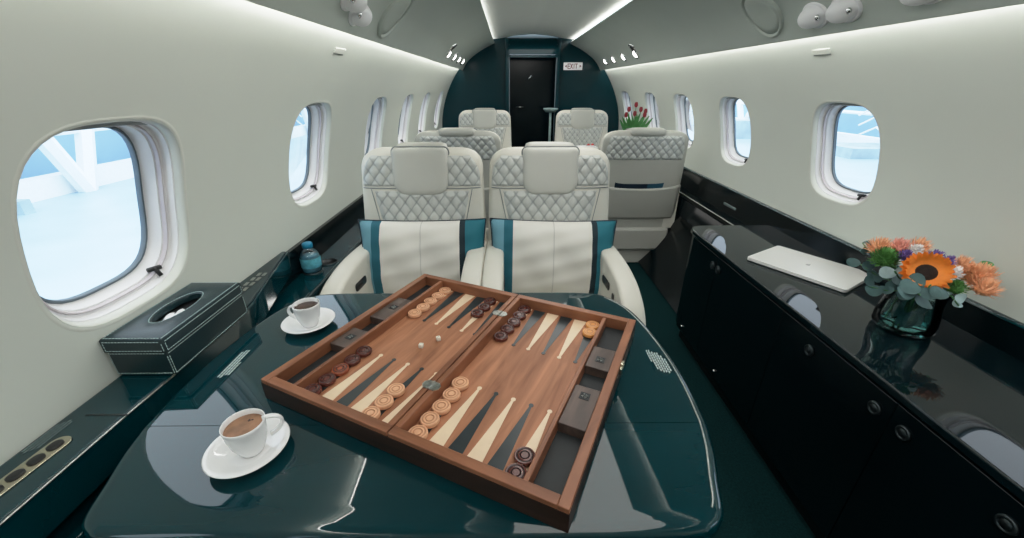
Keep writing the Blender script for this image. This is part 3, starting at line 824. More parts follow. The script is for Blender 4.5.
# ------------------------------------------------------------------ pillows
def pillow(loc, rot, label):
    root = thing('throw_pillow', label, 'pillow', loc, 0, 'banded pillows on the front seats'); root.rotation_euler = rot
    a, b, tk_ = .247, .158, .075
    N, K = 36, 26
    bm = nb(); front, back = [], []
    def P(u, v, s):
        pin = 1-.07*(1-(abs(u)))*abs(v)**2*0
        x = a*u*(1-.045*(1-v*v)*abs(u)**3); z = b*v*(1-.05*(1-u*u)*abs(v)**3)
        h = ((1-abs(u)**2.6)*(1-abs(v)**2.6))**.55
        wr = .004*math.sin(9*u+4*v)*h+.003*math.sin(14*v-6*u)*h
        return (x, s*(tk_*h)+wr, z)
    for s in (-1, 1):
        rings = [[P(-1+2*i/N, -1+2*j/K, s) for i in range(N+1)] for j in range(K+1)]
        loft(bm, rings, closed=False)
    bmesh.ops.remove_doubles(bm, verts=bm.verts[:], dist=.0006)
    obj('cover', bm, 'pillow', root)
    bm = nb(); loop = [P(-1+2*i/30, 1, 1) for i in range(31)]+[P(1, 1-2*i/20, 1) for i in range(21)]+[P(1-2*i/30, -1, 1) for i in range(31)]+[P(-1, -1+2*i/20, 1) for i in range(21)]
    tube(bm, loop, .0028, 6); obj('piping', bm, 'navy', root)
    return root
pillow((-.335, 1.462, .612), (math.radians(-13), 0, math.radians(1)), 'banded teal, white and blue pillow on the window-side front seat')
pillow((.172, 1.462, .610), (math.radians(-13), math.radians(.8), math.radians(-1)), 'banded teal, white and blue pillow on the aisle-side front seat')

# ------------------------------------------------------------------ credenza (right)
CZ = H-.63
cr_ = thing('credenza', 'long black gloss credenza under the windows across the aisle', 'cabinet', (1.09, .5, 0))
cy0, cy1 = -1.0, 1.865
def C(x, y): return (x-1.09, y-.5)
poly = [C(1.292, cy0), C(.880, cy0), C(.880, 1.80), C(.885, 1.835), C(.905, 1.865), C(.94, 1.875), C(1.00, 1.880), C(1.292, 1.880)]
bm = nb(); prism(bm, poly, CZ-.022, CZ); obj('countertop', bm, 'blackg', cr_, bev=.005, seg=3)
bm = nb(); poly = [C(1.27, cy0+.01), C(.892, cy0+.01), C(.892, 1.80), C(.90, 1.84), C(.93, 1.862), C(1.0, 1.865), C(1.27, 1.865)]
prism(bm, poly, .085, CZ-.024); obj('carcass', bm, 'black', cr_, bev=.003)
bm = nb(); box(bm, .925-1.09, 1.22-1.09, cy0+.02-.5, 1.82-.5, 0, .09); obj('plinth', bm, 'dark', cr_, smooth=False)
def latch_bm(x, y, z):
    bm = nb(); R = []
    for r, d in ((.017, 0), (.017, .004), (.015, .006), (.012, .006), (.0112, .002), (.010, .0015), (.0095, .005), (.0001, .0055)):
        R.append([(x-d, y+r*math.cos(2*PI*i/24), z+r*math.sin(2*PI*i/24)) for i in range(24)])
    loft(bm, R, True, True, False); return bm
seams = [-.98, -.1, .305, .69, 1.10, 1.545, 1.79]
lat = {1: [.10], 2: [.447, .652], 3: [.729, .96], 4: [1.523], 5: [1.570]}
for i, (a, b) in enumerate(zip(seams, seams[1:])):
    bm = nb(); box(bm, .883-1.09, .893-1.09, a+.0012-.5, b-.0012-.5, .09, CZ-.028)
    d = obj('door', bm, 'black', cr_, bev=.0015)
    for y in lat.get(i, []):
        obj('push_latch', latch_bm(.883-1.09, y-.5, H-.708), 'latch', d)
for y in (1.72, 1.37):
    bm = nb(); lathe(bm, [(.0001, -.006), (.006, -.004), (.007, 0), (.006, .004), (.0001, .006)], 14, (.880-1.09, y-.5, .125)); obj('floor_catch', bm, 'chrome', cr_)
# side ledge beyond credenza
sl = thing('side_shelf', 'dark side shelf with a pale edge beyond the credenza', 'ledge', (1.25, 3.4, 0))
bm = bx(-.028, .035, -1.51, 1.55, H-.72, H-.690); obj('shelf_board', bm, 'black', sl, bev=.004)
bm = nb(); tube(bm, [(-.030, -1.50, H-.692), (-.030, 1.54, H-.692)], .003, 6); obj('edge_bead', bm, 'pewter', sl)
bm = bx(-.02, .02, -1.51, 1.55, 0, H-.72); obj('shelf_side', bm, 'black', sl)
vt = thing('wall_grip', 'slim dark pull set in the side panel beyond the credenza', 'handle', (1.287, 2.25, H-.64))
bm = bx(-.006, .006, -.07, .07, -.008, .008); obj('grip_bar', bm, 'inlayd', vt, bev=.005, seg=3)

# laptop
lp = thing('laptop', 'closed silver laptop lying at an angle on the black credenza', 'laptop', (1.127, 1.364, CZ+.0005), math.radians(-58.5))
W2, D2 = .168, .118
bm = nb(); prism(bm, rrect(-W2, W2, -D2, D2, .012, 6), .0015, .008); obj('base_case', bm, 'silver', lp, bev=.0015)
bm = nb(); prism(bm, rrect(-W2, W2, -D2, D2, .012, 6), .0088, .0145); obj('lid', bm, 'silver', lp, bev=.0018, seg=3)
bm = nb(); pr = sell(.0075, .0085, 2.2, 0, 24)
pr = [(x, y-(.0015 if abs(x) < .002 and y > 0 else 0)) for x, y in pr]
prism(bm, [(x+(-.0022 if x > .005 and abs(y) < .003 else 0), y) for x, y in pr], .0145, .0149)
lf = [(.0008*0+.003*math.sin(t*PI/6)*.6+.0015, .0105+.0028*math.cos(t*PI/6)) for t in range(12)]
prism(bm, lf, .0145, .0149); obj('lid_emblem', bm, 'silverd', lp, smooth=False)

# vase and bouquet
VX, VY = 1.118, .958
va = thing('glass_vase', 'clear glass vase of water holding the bouquet on the credenza', 'vase', (VX, VY, CZ+.0005))
bm = nb(); lathe(bm, [(.0, .004), (.040, .003), (.052, .0), (.060, .002), (.066, .010), (.069, .030), (.0665, .055), (.062, .080), (.060, .105), (.0635, .128), (.070, .142), (.0685, .143), (.062, .129), (.0575, .105), (.0595, .080), (.064, .055), (.0665, .030), (.063, .014), (.0, .012)], 48); obj('vase_body', bm, 'vase', va)
bm = nb(); lathe(bm, [(.0, .0135), (.062, .0145), (.0655, .030), (.063, .055), (.0585, .080), (.0570, .095), (.0, .095)], 40); obj('water', bm, 'water', va)
bm = nb()
for i in range(2):
    pass
lathe(bm, [(.050, -.0001), (.0605, .001), (.0665, .008), (.0685, .014)], 48); bm2 = bm; obj('base_rim', bm2, 'eucl', va)
bpy.data.objects['base_rim'].data.materials[0] = glassmat('bright_glass_rim', (.6, .78, .76), .5, base=.25)

def frame(n):
    n = Vector(n).normalized(); a = n.cross(Vector((0, 0, 1)))
    if a.length < .1: a = Vector((1, 0, 0))
    a.normalize(); return a, n.cross(a).normalized() if False else a.cross(n).normalized(), n
def petal(bm, c, d, nrm, L_, w, curl=.2, cup_=.15, tip=1., mi=0):
    d = Vector(d).normalized(); nrm = Vector(nrm).normalized(); s = d.cross(nrm).normalized(); c = Vector(c)
    R = []
    for k in range(6):
        t = k/5; ww = w*math.sin(PI*min(.97, .12+t*.88))**.7
        p = c+d*L_*t+nrm*curl*L_*(t*t)
        R.append([p-s*ww+nrm*cup_*w, p, p+s*ww+nrm*cup_*w])
    V = [[bm.verts.new(p) for p in r] for r in R]
    for k in range(5):
        for i in range(2):
            f = bm.faces.new([V[k][i], V[k][i+1], V[k+1][i+1], V[k+1][i]]); f.material_index = mi
def flower(name, label, cat, pos, group=None):
    t = thing(name, label, cat, (0, 0, 0), 0, group); t.location = pos; return t
def stem_to(t, pos, r=.0022, foot=None, m='stem'):
    f = foot or (VX+random.uniform(-.035, .035), VY+random.uniform(-.035, .035), CZ+.02)
    a = Vector((VX+(pos[0]-VX)*.25, VY+(pos[1]-VY)*.25, CZ+.13)); p = Vector(pos)
    bm = nb(); tube(bm, [Vector(f)-p, (Vector(f)*.4+a*.6)-p, a-p, (a+p)/2-p+Vector((0, 0, .008)), Vector((0, 0, -.002))], r, 6); return obj('stem', bm, m, t)
# sunflower facing the camera
def F(x, y, z): return (1.14+x, .965+y, CZ+z)
sp = F(-.080, -.055, .196); sn = Vector((-.50, -.60, .62)).normalized()
sf = flower('sunflower', 'large orange sunflower with dark centre at the front of the bouquet', 'flower', sp)
a, b, nn = frame(sn); bm = nb()
for lay, (L_, w, cu, off) in enumerate(((.034, .0078, .15, 0), (.032, .0074, .35, .13), (.027, .0065, .6, .05))):
    nP = 22
    for i in range(nP):
        an = 2*PI*(i+off*3)/nP+random.uniform(-.06, .06); d = a*math.cos(an)+b*math.sin(an)
        petal(bm, d*.019+nn*(.002*lay), d+nn*.1*lay, nn, L_*random.uniform(.88, 1.1), w, cu)
obj('petals', bm, 'sun', sf)
bm = nb(); R = []
for k in range(7):
    q = k/6*PI/2; R.append([a*.0225*math.cos(q)*math.cos(2*PI*i/32)+b*.0225*math.cos(q)*math.sin(2*PI*i/32)+nn*(.003+.007*math.sin(q)) for i in range(32)])
loft(bm, R); obj('seed_disc', bm, 'sunc', sf); stem_to(sf, sp, .004)
def pom(name, label, pos, R_, m, n=90, pl=.35, w=.12, group=None, flat=1., cat='flower', stem=True):
    t = flower(name, label, cat, pos, group); bm = nb()
    for i in range(n):
        z = 1-1.55*(i+.5)/n; ph = i*2.399963; r = math.sqrt(max(0, 1-z*z)); d = Vector((r*math.cos(ph), r*math.sin(ph), z*flat))
        d2 = (d+Vector([random.uniform(-.2, .2) for _ in range(3)])).normalized()
        up = Vector((0, 0, 1)) if abs(d2.z) < .9 else Vector((1, 0, 0))
        petal(bm, d*R_*(1-pl), d2, d2.cross(up).cross(d2), R_*pl*random.uniform(.9, 1.5), R_*w, .4, .2)
    obj('petals', bm, m, t)
    bm = nb(); lathe(bm, [(.0001, -R_*.6), (R_*.5, -R_*.4), (R_*.68, 0), (R_*.5, R_*.5*flat), (.0001, R_*.66*flat)], 12); obj('core', bm, m, t)
    if stem: stem_to(t, pos)
    return t
pom('pompon_bloom', 'lime green pompon bloom on the laptop side of the bouquet', F(-.122, .02, .200), .032, 'greenp', 150)
pom('pompon_bloom', 'small green pompon bloom low on the window side of the bouquet', F(.0, -.07, .158), .022, 'greenp', 90)
PG = 'peach blooms in the bouquet'
pom('peach_bloom', 'fluffy peach bloom at the back of the bouquet above the green pompon', F(-.100, .070, .212), .030, 'peach', 130, .55, .08, PG)
pom('peach_bloom', 'fluffy peach bloom at the top centre of the bouquet', F(-.048, .065, .214), .028, 'pink', 130, .55, .08, PG)
pom('peach_bloom', 'fluffy peach bloom behind the violet flowers', F(.0, .060, .214), .029, 'peach', 130, .55, .08, PG)
pom('peach_bloom', 'large shaggy orange-peach bloom at the outer end of the bouquet', F(.085, -.035, .172), .036, 'peach', 170, .6, .08, PG)
pom('peach_bloom', 'shaggy orange-peach bloom hanging below the outer end of the bouquet', F(.062, -.080, .160), .028, 'peach', 140, .6, .08, PG)
pom('peach_bloom', 'smaller peach bloom between the white bloom and the outer end', F(.060, -.010, .190), .027, 'peach', 120, .6, .08, PG)
VG = 'violet blooms in the bouquet'
pom('violet_bloom', 'violet bloom just behind the sunflower on the laptop side', F(-.091, -.0, .218), .018, 'purp', 70, .45, .12, VG)
pom('violet_bloom', 'violet bloom above the sunflower toward the window', F(-.005, .005, .212), .020, 'purp', 70, .45, .12, VG)
pom('violet_bloom', 'violet bloom between the sunflower and the white bloom', F(.018, -.010, .206), .017, 'purp', 70, .45, .12, VG)
pom('white_bloom', 'white bloom right beside the sunflower', F(-.003, -.050, .190), .020, 'whitep', 60, .5, .2)
pom('white_bloom', 'pinkish white bloom at the top back of the bouquet', F(-.040, .028, .222), .018, 'whitep', 60, .5, .2)
def sprig(label, pts, leaf, m, n=9, group='eucalyptus sprigs in the bouquet'):
    t = flower('eucalyptus_sprig', label, 'foliage', pts[-1], group); P = [Vector(p) for p in pts]; e = P[-1]
    bm = nb(); tube(bm, [p-e for p in P], .0018, 6); obj('stem', bm, 'stem', t)
    bm = nb()
    for i in range(n):
        k = (i+.5)/n; seg = 1+k*(len(P)-2); j = min(len(P)-2, int(seg)); p = P[j].lerp(P[j+1], seg-j)
        an = i*2.4; d = Vector((math.cos(an), math.sin(an), .3)).normalized(); nn = Vector((random.uniform(-.5, .1), random.uniform(-1, -.3), random.uniform(.3, 1))).normalized()
        d = (d-nn*d.dot(nn)).normalized(); L_ = leaf*random.uniform(.8, 1.15); s = d.cross(nn)
        c = p-e+d*L_*.55
        vs = [bm.verts.new(c+d*L_*.5*math.cos(q*PI/7)+s*L_*.40*math.sin(q*PI/7)+nn*.004*math.cos(2*q*PI/7)) for q in range(14)]
        cc = bm.verts.new(c-nn*.002)
        for q in range(14): bm.faces.new([vs[q], vs[(q+1) % 14], cc])
    obj('leaves', bm, m, t)
b0 = (VX-.01, VY, CZ+.02); b1 = (VX-.02, VY-.01, CZ+.13)
def V_(x, y, z): return (VX+x, VY+y, CZ+z)
b0 = V_(-.01, 0, .02); b1 = V_(-.02, -.01, .13)
sprig('eucalyptus sprig reaching from the vase toward the laptop', [b0, b1, F(-.11, .03, .145), F(-.135, .075, .165)], .034, 'euc', 10)
sprig('eucalyptus sprig standing tallest at the laptop end of the bouquet', [b0, b1, F(-.10, .06, .175), F(-.115, .11, .215)], .026, 'euc', 9)
sprig('pale eucalyptus sprig beside the lime green pompon', [b0, b1, F(-.105, -.02, .165), F(-.135, -.030, .190)], .036, 'eucl', 6)
sprig('eucalyptus sprig drooping over the front of the vase', [b0, V_(-.02, -.04, .13), F(-.120, -.085, .160), F(-.138, -.115, .165)], .042, 'euc', 7)
sprig('eucalyptus sprig crossing in front of the sunflower', [b0, V_(-.01, -.05, .13), F(-.105, -.095, .165), F(-.112, -.105, .188)], .034, 'euc', 3)
sprig('eucalyptus sprig low between the vase and the laptop', [b0, b1, F(-.115, -.02, .125), F(-.155, .0, .130)], .038, 'euc', 7)
sprig('dark green sprig at the window end of the bouquet', [b0, V_(.02, 0, .13), F(.08, .01, .175), F(.135, .010, .190)], .028, 'leafg', 6)
sprig('short pale sprig hanging below the outer blooms', [b0, V_(.02, -.03, .13), F(-.02, -.085, .145), F(-.015, -.105, .128)], .026, 'eucl', 4)
bm = nb()
for i in range(16):
    a0 = i*2.4; r = .012+.03*((i*7) % 5)/5
    petal(bm, (r*math.cos(a0), r*math.sin(a0), .02+.005*(i % 6)), (math.cos(a0*1.7)*.4, math.sin(a0*1.7)*.4, 1), (math.cos(a0), math.sin(a0), 0), .06, .016, .1)
o = obj('submerged_leaves', bm, 'euc', va)

# ------------------------------------------------------------------ far club table with tulips
ft = thing('side_table', 'far black table between the distant seats by the windows', 'table', (.90, 3.44, 0))
bm = nb(); prism(bm, rrect(-.33, .30, -.20, .27, .04, 5), H-.55, H-.52); obj('table_top', bm, 'blackg', ft, bev=.006)
bm = bx(.0, .26, -.1, .1, 0, H-.55); obj('table_leg', bm, 'black', ft, bev=.01)
t = thing('napkin', 'white folded napkins and paper on the far table', 'napkin', (.675, 3.60, H-.519), .15)
bm = nb(); prism(bm, rrect(-.09, .09, -.07, .07, .01, 3), 0, .012); prism(bm, rrect(-.06, .10, -.04, .10, .01, 3), .012, .03); obj('paper_fold', bm, 'paper', t, bev=.002)
t = thing('red_bow', 'red ribbon bow on the white napkins', 'bow', (.715, 3.60, H-.489), .15)
bm = nb()
for s in (-1, 1):
    R = [[(s*(.004+.035*k/5), .018*math.sin(PI*k/5+.4)*math.cos(2*PI*i/10), .012+.014*math.sin(PI*k/5+.3)*(1+math.sin(2*PI*i/10))*.6) for i in range(10)] for k in range(6)]
    loft(bm, R, True, True, True)
obj('bow_loop', bm, 'redp', t)
t = thing('drinking_glass', 'small tumbler of amber drink on the far table', 'glass', (.84, 3.46, H-.5195))
bm = nb(); lathe(bm, [(.0, 0), (.026, 0), (.029, .09), (.028, .09), (.025, .006), (0, .006)], 24); obj('tumbler', bm, 'bottle', t)
bm = nb(); lathe(bm, [(.0, .007), (.0245, .007), (.0262, .055), (0, .055)], 20); obj('drink', bm, 'chk_o', t)
TX, TY = 1.065, 3.55
tv = thing('tulip_vase', 'small white vase holding red tulips on the far table', 'vase', (TX, TY, H-.5195))
bm = nb(); lathe(bm, [(.0, .0), (.035, .0), (.045, .02), (.05, .06), (.04, .11), (.032, .13), (.036, .14), (.033, .14), (.028, .128), (.0, .12)], 28); obj('vase_body', bm, 'china', tv)
tl = [(-.085, -.01, .275, 'outermost toward the aisle'), (-.055, .03, .315, 'second from the aisle'), (-.02, -.03, .285, 'front centre'), (.0, .03, .35, 'tallest of the bunch'), (.035, .0, .315, 'just beside the tallest'), (.065, -.02, .275, 'nearest the window, low'), (.085, .03, .30, 'nearest the window, high')]
for dx, dy, h, w in tl:
    p = (TX+dx, TY+dy, H-.5195+h); t = flower('tulip', 'red tulip in the white vase, %s' % w, 'flower', p, 'red tulips on the far table')
    bm = nb(); tube(bm, [(-dx*.9, -dy*.9, -h+.02), (-dx*.7, -dy*.7, -h*.5), (-dx*.1, 0, -.03), (0, 0, 0)], .003, 6); obj('stem', bm, 'leafg', t)
    bm = nb()
    for i in range(6):
        a0 = i*PI/3; petal(bm, (.004*math.cos(a0), .004*math.sin(a0), 0), (.45*math.cos(a0), .45*math.sin(a0), 1), (-math.cos(a0), -math.sin(a0), .2), .042, .013, .25)
    obj('petals', bm, 'tulipr', t)
    bm = nb()
    for s in (-1, 1): petal(bm, (-dx*.6, -dy*.6, -h*.62), (s*.5+dx*3, .2*s, 1), (0, -1, .2), .19, .015, .15)
    obj('leaf', bm, 'leafg', t)

# ------------------------------------------------------------------ forward bulkhead
bm = nb(); DX0, DX1, DZT = -.010, .560, .36
arc = [(CX+math.cos(a)*1.06, H-.5+math.sin(a)*1.06) for a in [PI*i/40 for i in range(41)]]
def bulk(bm, y):
    pass
# left and right panels of the bulkhead either side of the doorway, and the arch piece above it
def panel(name, pts, y0, y1, m):
    bm = nb(); a = [bm.verts.new((x, y0, z)) for x, z in pts]; b = [bm.verts.new((x, y1, z)) for x, z in pts]; n = len(pts)
    bm.faces.new(a); bm.faces.new(b[::-1])
    for i in range(n): bm.faces.new([a[i], b[i], b[(i+1) % n], a[(i+1) % n]])
    return struct(obj(name, bm, m, smooth=False))
lt = [(x, z) for x, z in arc if x < DX0]; rt = [(x, z) for x, z in arc if x > DX1]
zl = H-.5+math.sqrt(1.06**2-(DX0-CX)**2); zr = H-.5+math.sqrt(1.06**2-(DX1-CX)**2)
panel('wall_front', [(DX0, 0), (DX0, zl)]+lt+[(CX-1.06, 0)], 5.0, 5.06, 'tealp')
panel('wall_front_right', [(CX+1.06, 0)]+rt+[(DX1, zr), (DX1, 0)], 5.0, 5.06, 'tealp')
mid = [(x, z) for x, z in arc if DX0 < x < DX1]
# arch header (rounded glossy, leaning toward the cabin)
bm = nb(); R = []
for k in range(13):
    a0 = k/12*PI/2; z = H+.30+.22*math.sin(a0); y = 4.93+.20*(1-math.cos(a0))
    R.append([(DX0+(DX1-DX0)*i/12, y, z+.0*i) for i in range(13)])
loft(bm, R, closed=False); box(bm, DX0, DX1, 4.94, 5.1, H+.275, H+.30)
struct(obj('trim_8', bm, 'tealp', auto=.9))
k = 8
for x in (DX0, DX1):
    k += 1; bm = nb(); box(bm, x-.022, x+.022, 4.94, 5.08, 0, H+.46); struct(obj('trim_%d' % k, bm, 'tealp', bev=.012, seg=3))
    k += 1; bm = nb(); tube(bm, [(x+(.024 if x < CX else -.024), 4.955, .02), (x+(.024 if x < CX else -.024), 4.955, H+.40)], .006, 8); struct(obj('trim_%d' % k, bm, 'gasketd'))
# sliding door leaf, part open, and the vestibule behind
dr = sroot('door_1', (CX, 5.25, 0))
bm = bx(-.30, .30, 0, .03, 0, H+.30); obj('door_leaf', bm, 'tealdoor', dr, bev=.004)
bm = nb(); tube(bm, [(-.035, -.012, H+.055), (.015, -.012, H+.10)], .007, 8); obj('door_pull', bm, 'chrome', dr)
bm = bx(-.17, -.08, -.012, 0, H-.25, H-.240); obj('door_plate', bm, 'pewter', dr)
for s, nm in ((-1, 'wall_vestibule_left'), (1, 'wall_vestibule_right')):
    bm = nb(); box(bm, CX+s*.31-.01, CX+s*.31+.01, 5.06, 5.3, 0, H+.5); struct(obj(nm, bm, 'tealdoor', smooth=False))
# slim stand in the doorway, built solid in place of a reflection
ps = thing('pedestal_stand', 'slim pale stand with small flat top in the dark doorway', 'stand', (.485, 4.90, 0))
bm = nb(); lathe(bm, [(.0, H-.285), (.055, H-.282), (.085, H-.250), (.085, H-.240), (.0, H-.238)], 24); obj('stand_top', bm, 'eucl', ps)
bm = nb(); lathe(bm, [(.014, .02), (.014, H-.28)], 16); obj('stand_pole', bm, 'pewter', ps)
bm = nb(); lathe(bm, [(0., .0), (.09, .0), (.09, .012), (.02, .022), (0, .022)], 24); obj('stand_foot', bm, 'pewter', ps)
bpy.data.objects['stand_pole'].data.materials[0] = M['eucl']

# exit sign, with block letters as mesh strokes
es = thing('exit_sign', 'small white EXIT sign with arrows on the dark bulkhead', 'sign', (.725, 4.99, H+.19))
bm = bx(-.105, .105, -.012, .008, -.038, .038); obj('sign_panel', bm, 'exitw', es, bev=.004)
bm = nb()
def seg(a, b, w=.0075):
    a, b = Vector((a[0], 0, a[1])), Vector((b[0], 0, b[1])); d = (b-a).normalized(); s = Vector((-d.z, 0, d.x))*w/2
    for q in ((0,),):
        v = [bm.verts.new(p+Vector((0, -.0128, 0))) for p in (a-s-d*w*.4, b-s+d*w*.4, b+s+d*w*.4, a+s-d*w*.4)]; bm.faces.new(v)
hgt = .022
def E_(x): seg((x-.011, -hgt), (x-.011, hgt)); [seg((x-.011, z), (x+.011, z)) for z in (-hgt, 0, hgt)]
E_(-.047); seg((-.028, -hgt), (-.006, hgt)); seg((-.028, hgt), (-.006, -hgt)); seg((.010, -hgt), (.010, hgt)); seg((.022, hgt), (.048, hgt)); seg((.035, -hgt), (.035, hgt))
for s in (-1, 1):
    v = [bm.verts.new((s*.092, -.0128, 0)), bm.verts.new((s*.072, -.0128, .014)), bm.verts.new((s*.072, -.0128, -.014))]; bm.faces.new(v)
obj('sign_lettering', bm, 'exitr', es, smooth=False)

# rear wall behind the camera
bm = nb(); pts = [(CX+half(z)*s, H+z) for s, zz in ((1, [-1.24+.1*i for i in range(15)]), (-1, [.16-.1*i for i in range(15)])) for z in zz]
bm.faces.new([bm.verts.new((x, Y0+.001, z)) for x, z in [(CX-.75, 0), (CX+.75, 0), (CX+1.045, H-.5), (CX+.97, H-.1), (CX+.785, H+.19), (CX+.42, H+.45), (CX, H+.5), (CX-.42, H+.45), (CX-.785, H+.19), (CX-.97, H-.1), (CX-1.045, H-.5)]])
struct(obj('wall_back', bm, 'wall', smooth=False))

# ------------------------------------------------------------------ ceiling fittings
def prof_pt(s, h):      # point + inward normal on the ceiling side panel at half-width h
    P = panelprof[3:-3]
    for (h0, z0), (h1, z1) in zip(P, P[1:]):
        if h1 <= h <= h0:
            t = (h0-h)/(h0-h1+1e-9); z = z0+(z1-z0)*t
            d = Vector((s*(h1-h0), 0, z1-z0)).normalized(); nrm = Vector((d.z*-s*1, 0, d.x*s)) 
            nrm = Vector((-s*abs(d.z), 0, -abs(d.x))).normalized()
            return Vector((CX+s*h, 0, H+z)), nrm
    return Vector((CX+s*h, 0, H+.3)), Vector((0, 0, -1))
def basis(n):       # local Z along n, local Y along the cabin
    n = n.normalized(); t = Vector((0, 1, 0)).cross(n).normalized()
    return Matrix((t, (0, 1, 0), n)).transposed().to_euler()
def on_panel(o, s, h, y):
    p, nrm = prof_pt(s, h); o.location = (p.x, y, p.z)
    o.rotation_euler = basis(nrm); return o
def bend(bm):
    for v in bm.verts: v.co.z += 1.25*v.co.x**2
def speaker(s, h, y, label):
    t = thing('ceiling_speaker', label, 'speaker', group='round ceiling speakers'); on_panel(t, s, h, y)
    bm = nb(); lathe(bm, [(.098, -.02), (.098, .009), (.093, .013), (.088, .010), (.087, -.004)], 48); bend(bm); obj('rim', bm, 'ceil', t)
    bm = nb(); lathe(bm, [(.086, .000), (.083, .007), (.06, .009), (.0001, .010)], 48); bend(bm); obj('grille', bm, 'ceil', t)
speaker(1, .700, 1.765, 'round grey speaker cover in the ceiling over the credenza')
speaker(-1, .700, 1.79, 'round grey speaker cover in the ceiling over the tissue box side')
def reading(s, h, y, label, big=1.):
    t = thing('reading_light', label, 'ceiling light', group='white swivel reading lights'); on_panel(t, s, h, y)
    bm = nb(); lathe(bm, [(.044, -.01), (.044, .004), (.040, .007), (.034, .004)], 40, sx=1, sy=1.3); obj('bezel', bm, 'frame', t)
    bm = nb(); R = []
    for k in range(12):
        a0 = k/11*PI/2; r = math.cos(a0)**.8; z = -.004+.044*math.sin(a0)
        R.append([(.037*r*math.cos(2*PI*i/32)+s*0, .050*r*math.sin(2*PI*i/32)+.012*math.sin(a0), z) for i in range(32)])
    loft(bm, R, True, False, True); obj('eyeball', bm, 'frame', t)
    bm = nb(); lathe(bm, [(.009, -.004), (.009, .003), (.0001, .005)], 20, (0, -.034, .022)); obj('lens', bm, 'chrome', t)
reading(-1, .765-.03, 1.475, 'white domed reading light nearest the ceiling edge, window ledge side')
reading(-1, .715, 1.375, 'white reading light just inboard of it, window ledge side')
reading(1, .750-.015, 1.515, 'white domed reading light in the ceiling over the vase')
reading(1, .735, 1.385, 'plain white reading light beside the domed one over the vase')
reading(1, .730, 1.13, 'white reading light at the top edge over the credenza end')
def gasper(s, h, y, label, lit=True):
    t = thing('ceiling_spotlight', label, 'ceiling light', group='small spots near the bulkhead'); on_panel(t, s, h, y)
    bm = nb(); lathe(bm, [(.042, -.004), (.042, .006), (.036, .011), (.028, .006)], 24); obj('bezel', bm, 'chrome', t)
    bm = nb(); lathe(bm, [(.030, .004), (.018, .014), (.0001, .017)], 20); obj('lens', bm, 'spotg' if lit else 'dark', t)
W_ = ['first from the table', 'second from the table', 'third from the table', 'last before the bulkhead']
for s, nm in ((-1, 'ledge side'), (1, 'credenza side')):
    for i, y in enumerate((3.50, 3.85, 4.2, 4.55)):
        gasper(s, .725, y, 'small lit ceiling spot on the %s, %s' % (nm, W_[i]))
    gasper(s, .685, 3.46, 'small black ceiling outlet beside the first lit spot, %s' % nm, False)
for s, y, lab in ((-1, 1.585, 'small slotted vent high on the window ledge wall'), (1, 1.605, 'small slotted vent high on the wall above the credenza')):
    t = thing('wall_vent', lab, 'vent'); z = .108; p = wp(s, y, z, 0); t.location = p
    nrm = Vector((-s*half(z)/RC, 0, -(z-ZC)/RC)); t.rotation_euler = basis(nrm)
    d = -s
    bm = nb(); box(bm, -.010, .010, -.045, .045, -.002, .003); obj('vent_cover', bm, 'lip', t, bev=.002)
    low = t.rotation_euler.to_matrix().inverted() @ Vector((0, 0, -1))
    bm = nb(); x0 = math.copysign(.010, low.x); box(bm, min(x0, x0*1.35), max(x0, x0*1.35), -.042, .042, -.001, .002); obj('vent_slot', bm, 'shade', t)

# ------------------------------------------------------------------ outside: bright hangar
def ext(name, bm, m): return struct(obj(name, bm, m, smooth=False))
bm = nb(); box(bm, -30, 30, -30, 40, -2.3, -2.2); ext('floor_hangar', bm, 'hfloor')
for s, nm, X_ in ((-1, 'wall_hangar_left', 17.), (1, 'wall_hangar_right', 23.5)):
    bm = nb(); box(bm, s*X_-.1, s*X_+.1, -25, 50, -2.2, 2.5); ext(nm, bm, 'hwall')
for s, nm, X_ in ((-1, 'trim_hangar_left', 15.6), (1, 'trim_hangar_right', 21.4)):
    bm = nb(); box(bm, s*X_-.3, s*X_+.3, -25, 50, -2.2, -1.55); ext(nm, bm, 'hbeam')
def beams(side, name, x, dy):
    bm = nb()
    for k in range(-5, 12):
        y = k*dy+(2.3 if side < 0 else 0)
        tube(bm, [(x, y, -2.2), (x, y+dy*.42, 4.5)], .26, 6); tube(bm, [(x, y, -2.2), (x, y-dy*.42, 4.5)], .26, 6)
        for j in range(5):
            z0 = -1.3+j*.5
            tube(bm, [(x-side*.4, y+dy*.5-1.2+j*.25, z0), (x-side*.4, y+dy*.5-.2+j*.25, z0+.5), (x-side*.4, y+dy*.5+.8+j*.2, z0)], .05, 5)
    tube(bm, [(x, -25, -.2), (x, 50, -.2)], .10, 6)
    ext(name, bm, 'hbeam')
beams(-1, 'beam_hangar_left', -15., 6.); beams(1, 'beam_hangar_right', 20., 9.)
bm = nb()
for i, (x, y, w, h) in enumerate(((-14.3, 11.5, .25, .4), (-14.3, 21, .4, .6), (17, 16, .8, 1.), (17, 30, 1.2, 1.2), (19.5, 22, 2., .5))):
    box(bm, x-w, x+w, y-w*.6, y+w*.6, -2.2, -2.2+h)
ext('wall_equipment', bm, 'hdark')

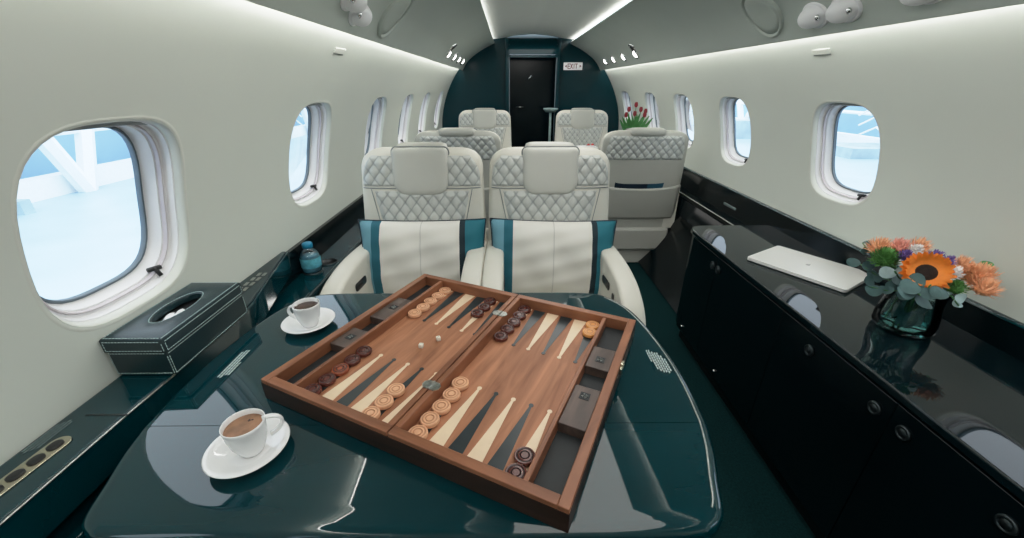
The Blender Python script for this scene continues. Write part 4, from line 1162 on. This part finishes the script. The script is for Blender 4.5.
# ------------------------------------------------------------------ light
w = bpy.data.worlds.new('hangar_daylight'); sc.world = w; w.use_nodes = True
nt = w.node_tree; bg = nt.nodes['Background']
tc = nt.nodes.new('ShaderNodeTexCoord'); sp_ = nt.nodes.new('ShaderNodeSeparateXYZ'); r = nt.nodes.new('ShaderNodeValToRGB')
r.color_ramp.elements[0].position = .0; r.color_ramp.elements[0].color = (.54, .72, .90, 1)
r.color_ramp.elements[1].position = .5; r.color_ramp.elements[1].color = (.84, .92, 1., 1)
nt.links.new(tc.outputs['Generated'], sp_.inputs[0]); nt.links.new(sp_.outputs['Z'], r.inputs['Fac']); nt.links.new(r.outputs['Color'], bg.inputs['Color'])
bg.inputs['Strength'].default_value = 2.5
def area(name, loc, rot, sx, sy, power, color=(1, .98, .94)):
    l = bpy.data.lights.new(name, 'AREA'); l.shape = 'RECTANGLE'; l.size = sx; l.size_y = sy; l.energy = power; l.color = color
    o = bpy.data.objects.new(name, l); col.objects.link(o); o.location = loc; o.rotation_euler = rot; return o
for s in (-1, 1):   # cove tubes washing down the walls
    area('cove_lamp', (CX+s*.782, 1.85, H+.165), (0, math.radians(-s*32), 0), .015, 6.2, 8.5)
area('crown_lamp', (CX, 1.85, H+.40), (0, 0, 0), .5, 6.0, 24)  # added broad fill below the crown, not a cabin fitting

# ------------------------------------------------------------------ camera
cam = bpy.data.cameras.new('camera'); co = bpy.data.objects.new('camera', cam); col.objects.link(co)
f = 400.; cam.sensor_width = 36; cam.sensor_fit = 'HORIZONTAL'; cam.lens = 36*f/1024; cam.clip_start = .02; cam.clip_end = 200
pitch = math.atan(184/f); yaw = math.atan(4/f)*math.cos(pitch)
co.location = (0, 0, H); co.rotation_euler = (PI/2-pitch, 0, -yaw)
sc.camera = co
sc.view_settings.view_transform = 'Standard'; sc.view_settings.look = 'None'
sc.view_settings.exposure = .08; sc.view_settings.gamma = 1
vs = sc.view_settings; vs.use_curve_mapping = True; cm = vs.curve_mapping     # soft highlight shoulder, like the photo's
cm.white_level = (3, 3, 3); cm.use_clip = False; cm.clip_max_x = 4
c3 = cm.curves[3]
for x, y in ((.06, .18), (.12, .36), (.18, .535), (.25, .69), (.333, .80), (.5, .895), (.7, .955)): c3.points.new(x, y)
cm.update()
sc.cycles.use_denoising = True
sc.cycles.max_bounces = 10; sc.cycles.diffuse_bounces = 5; sc.cycles.glossy_bounces = 5; sc.cycles.transparent_max_bounces = 16
sc.cycles.sample_clamp_indirect = 6
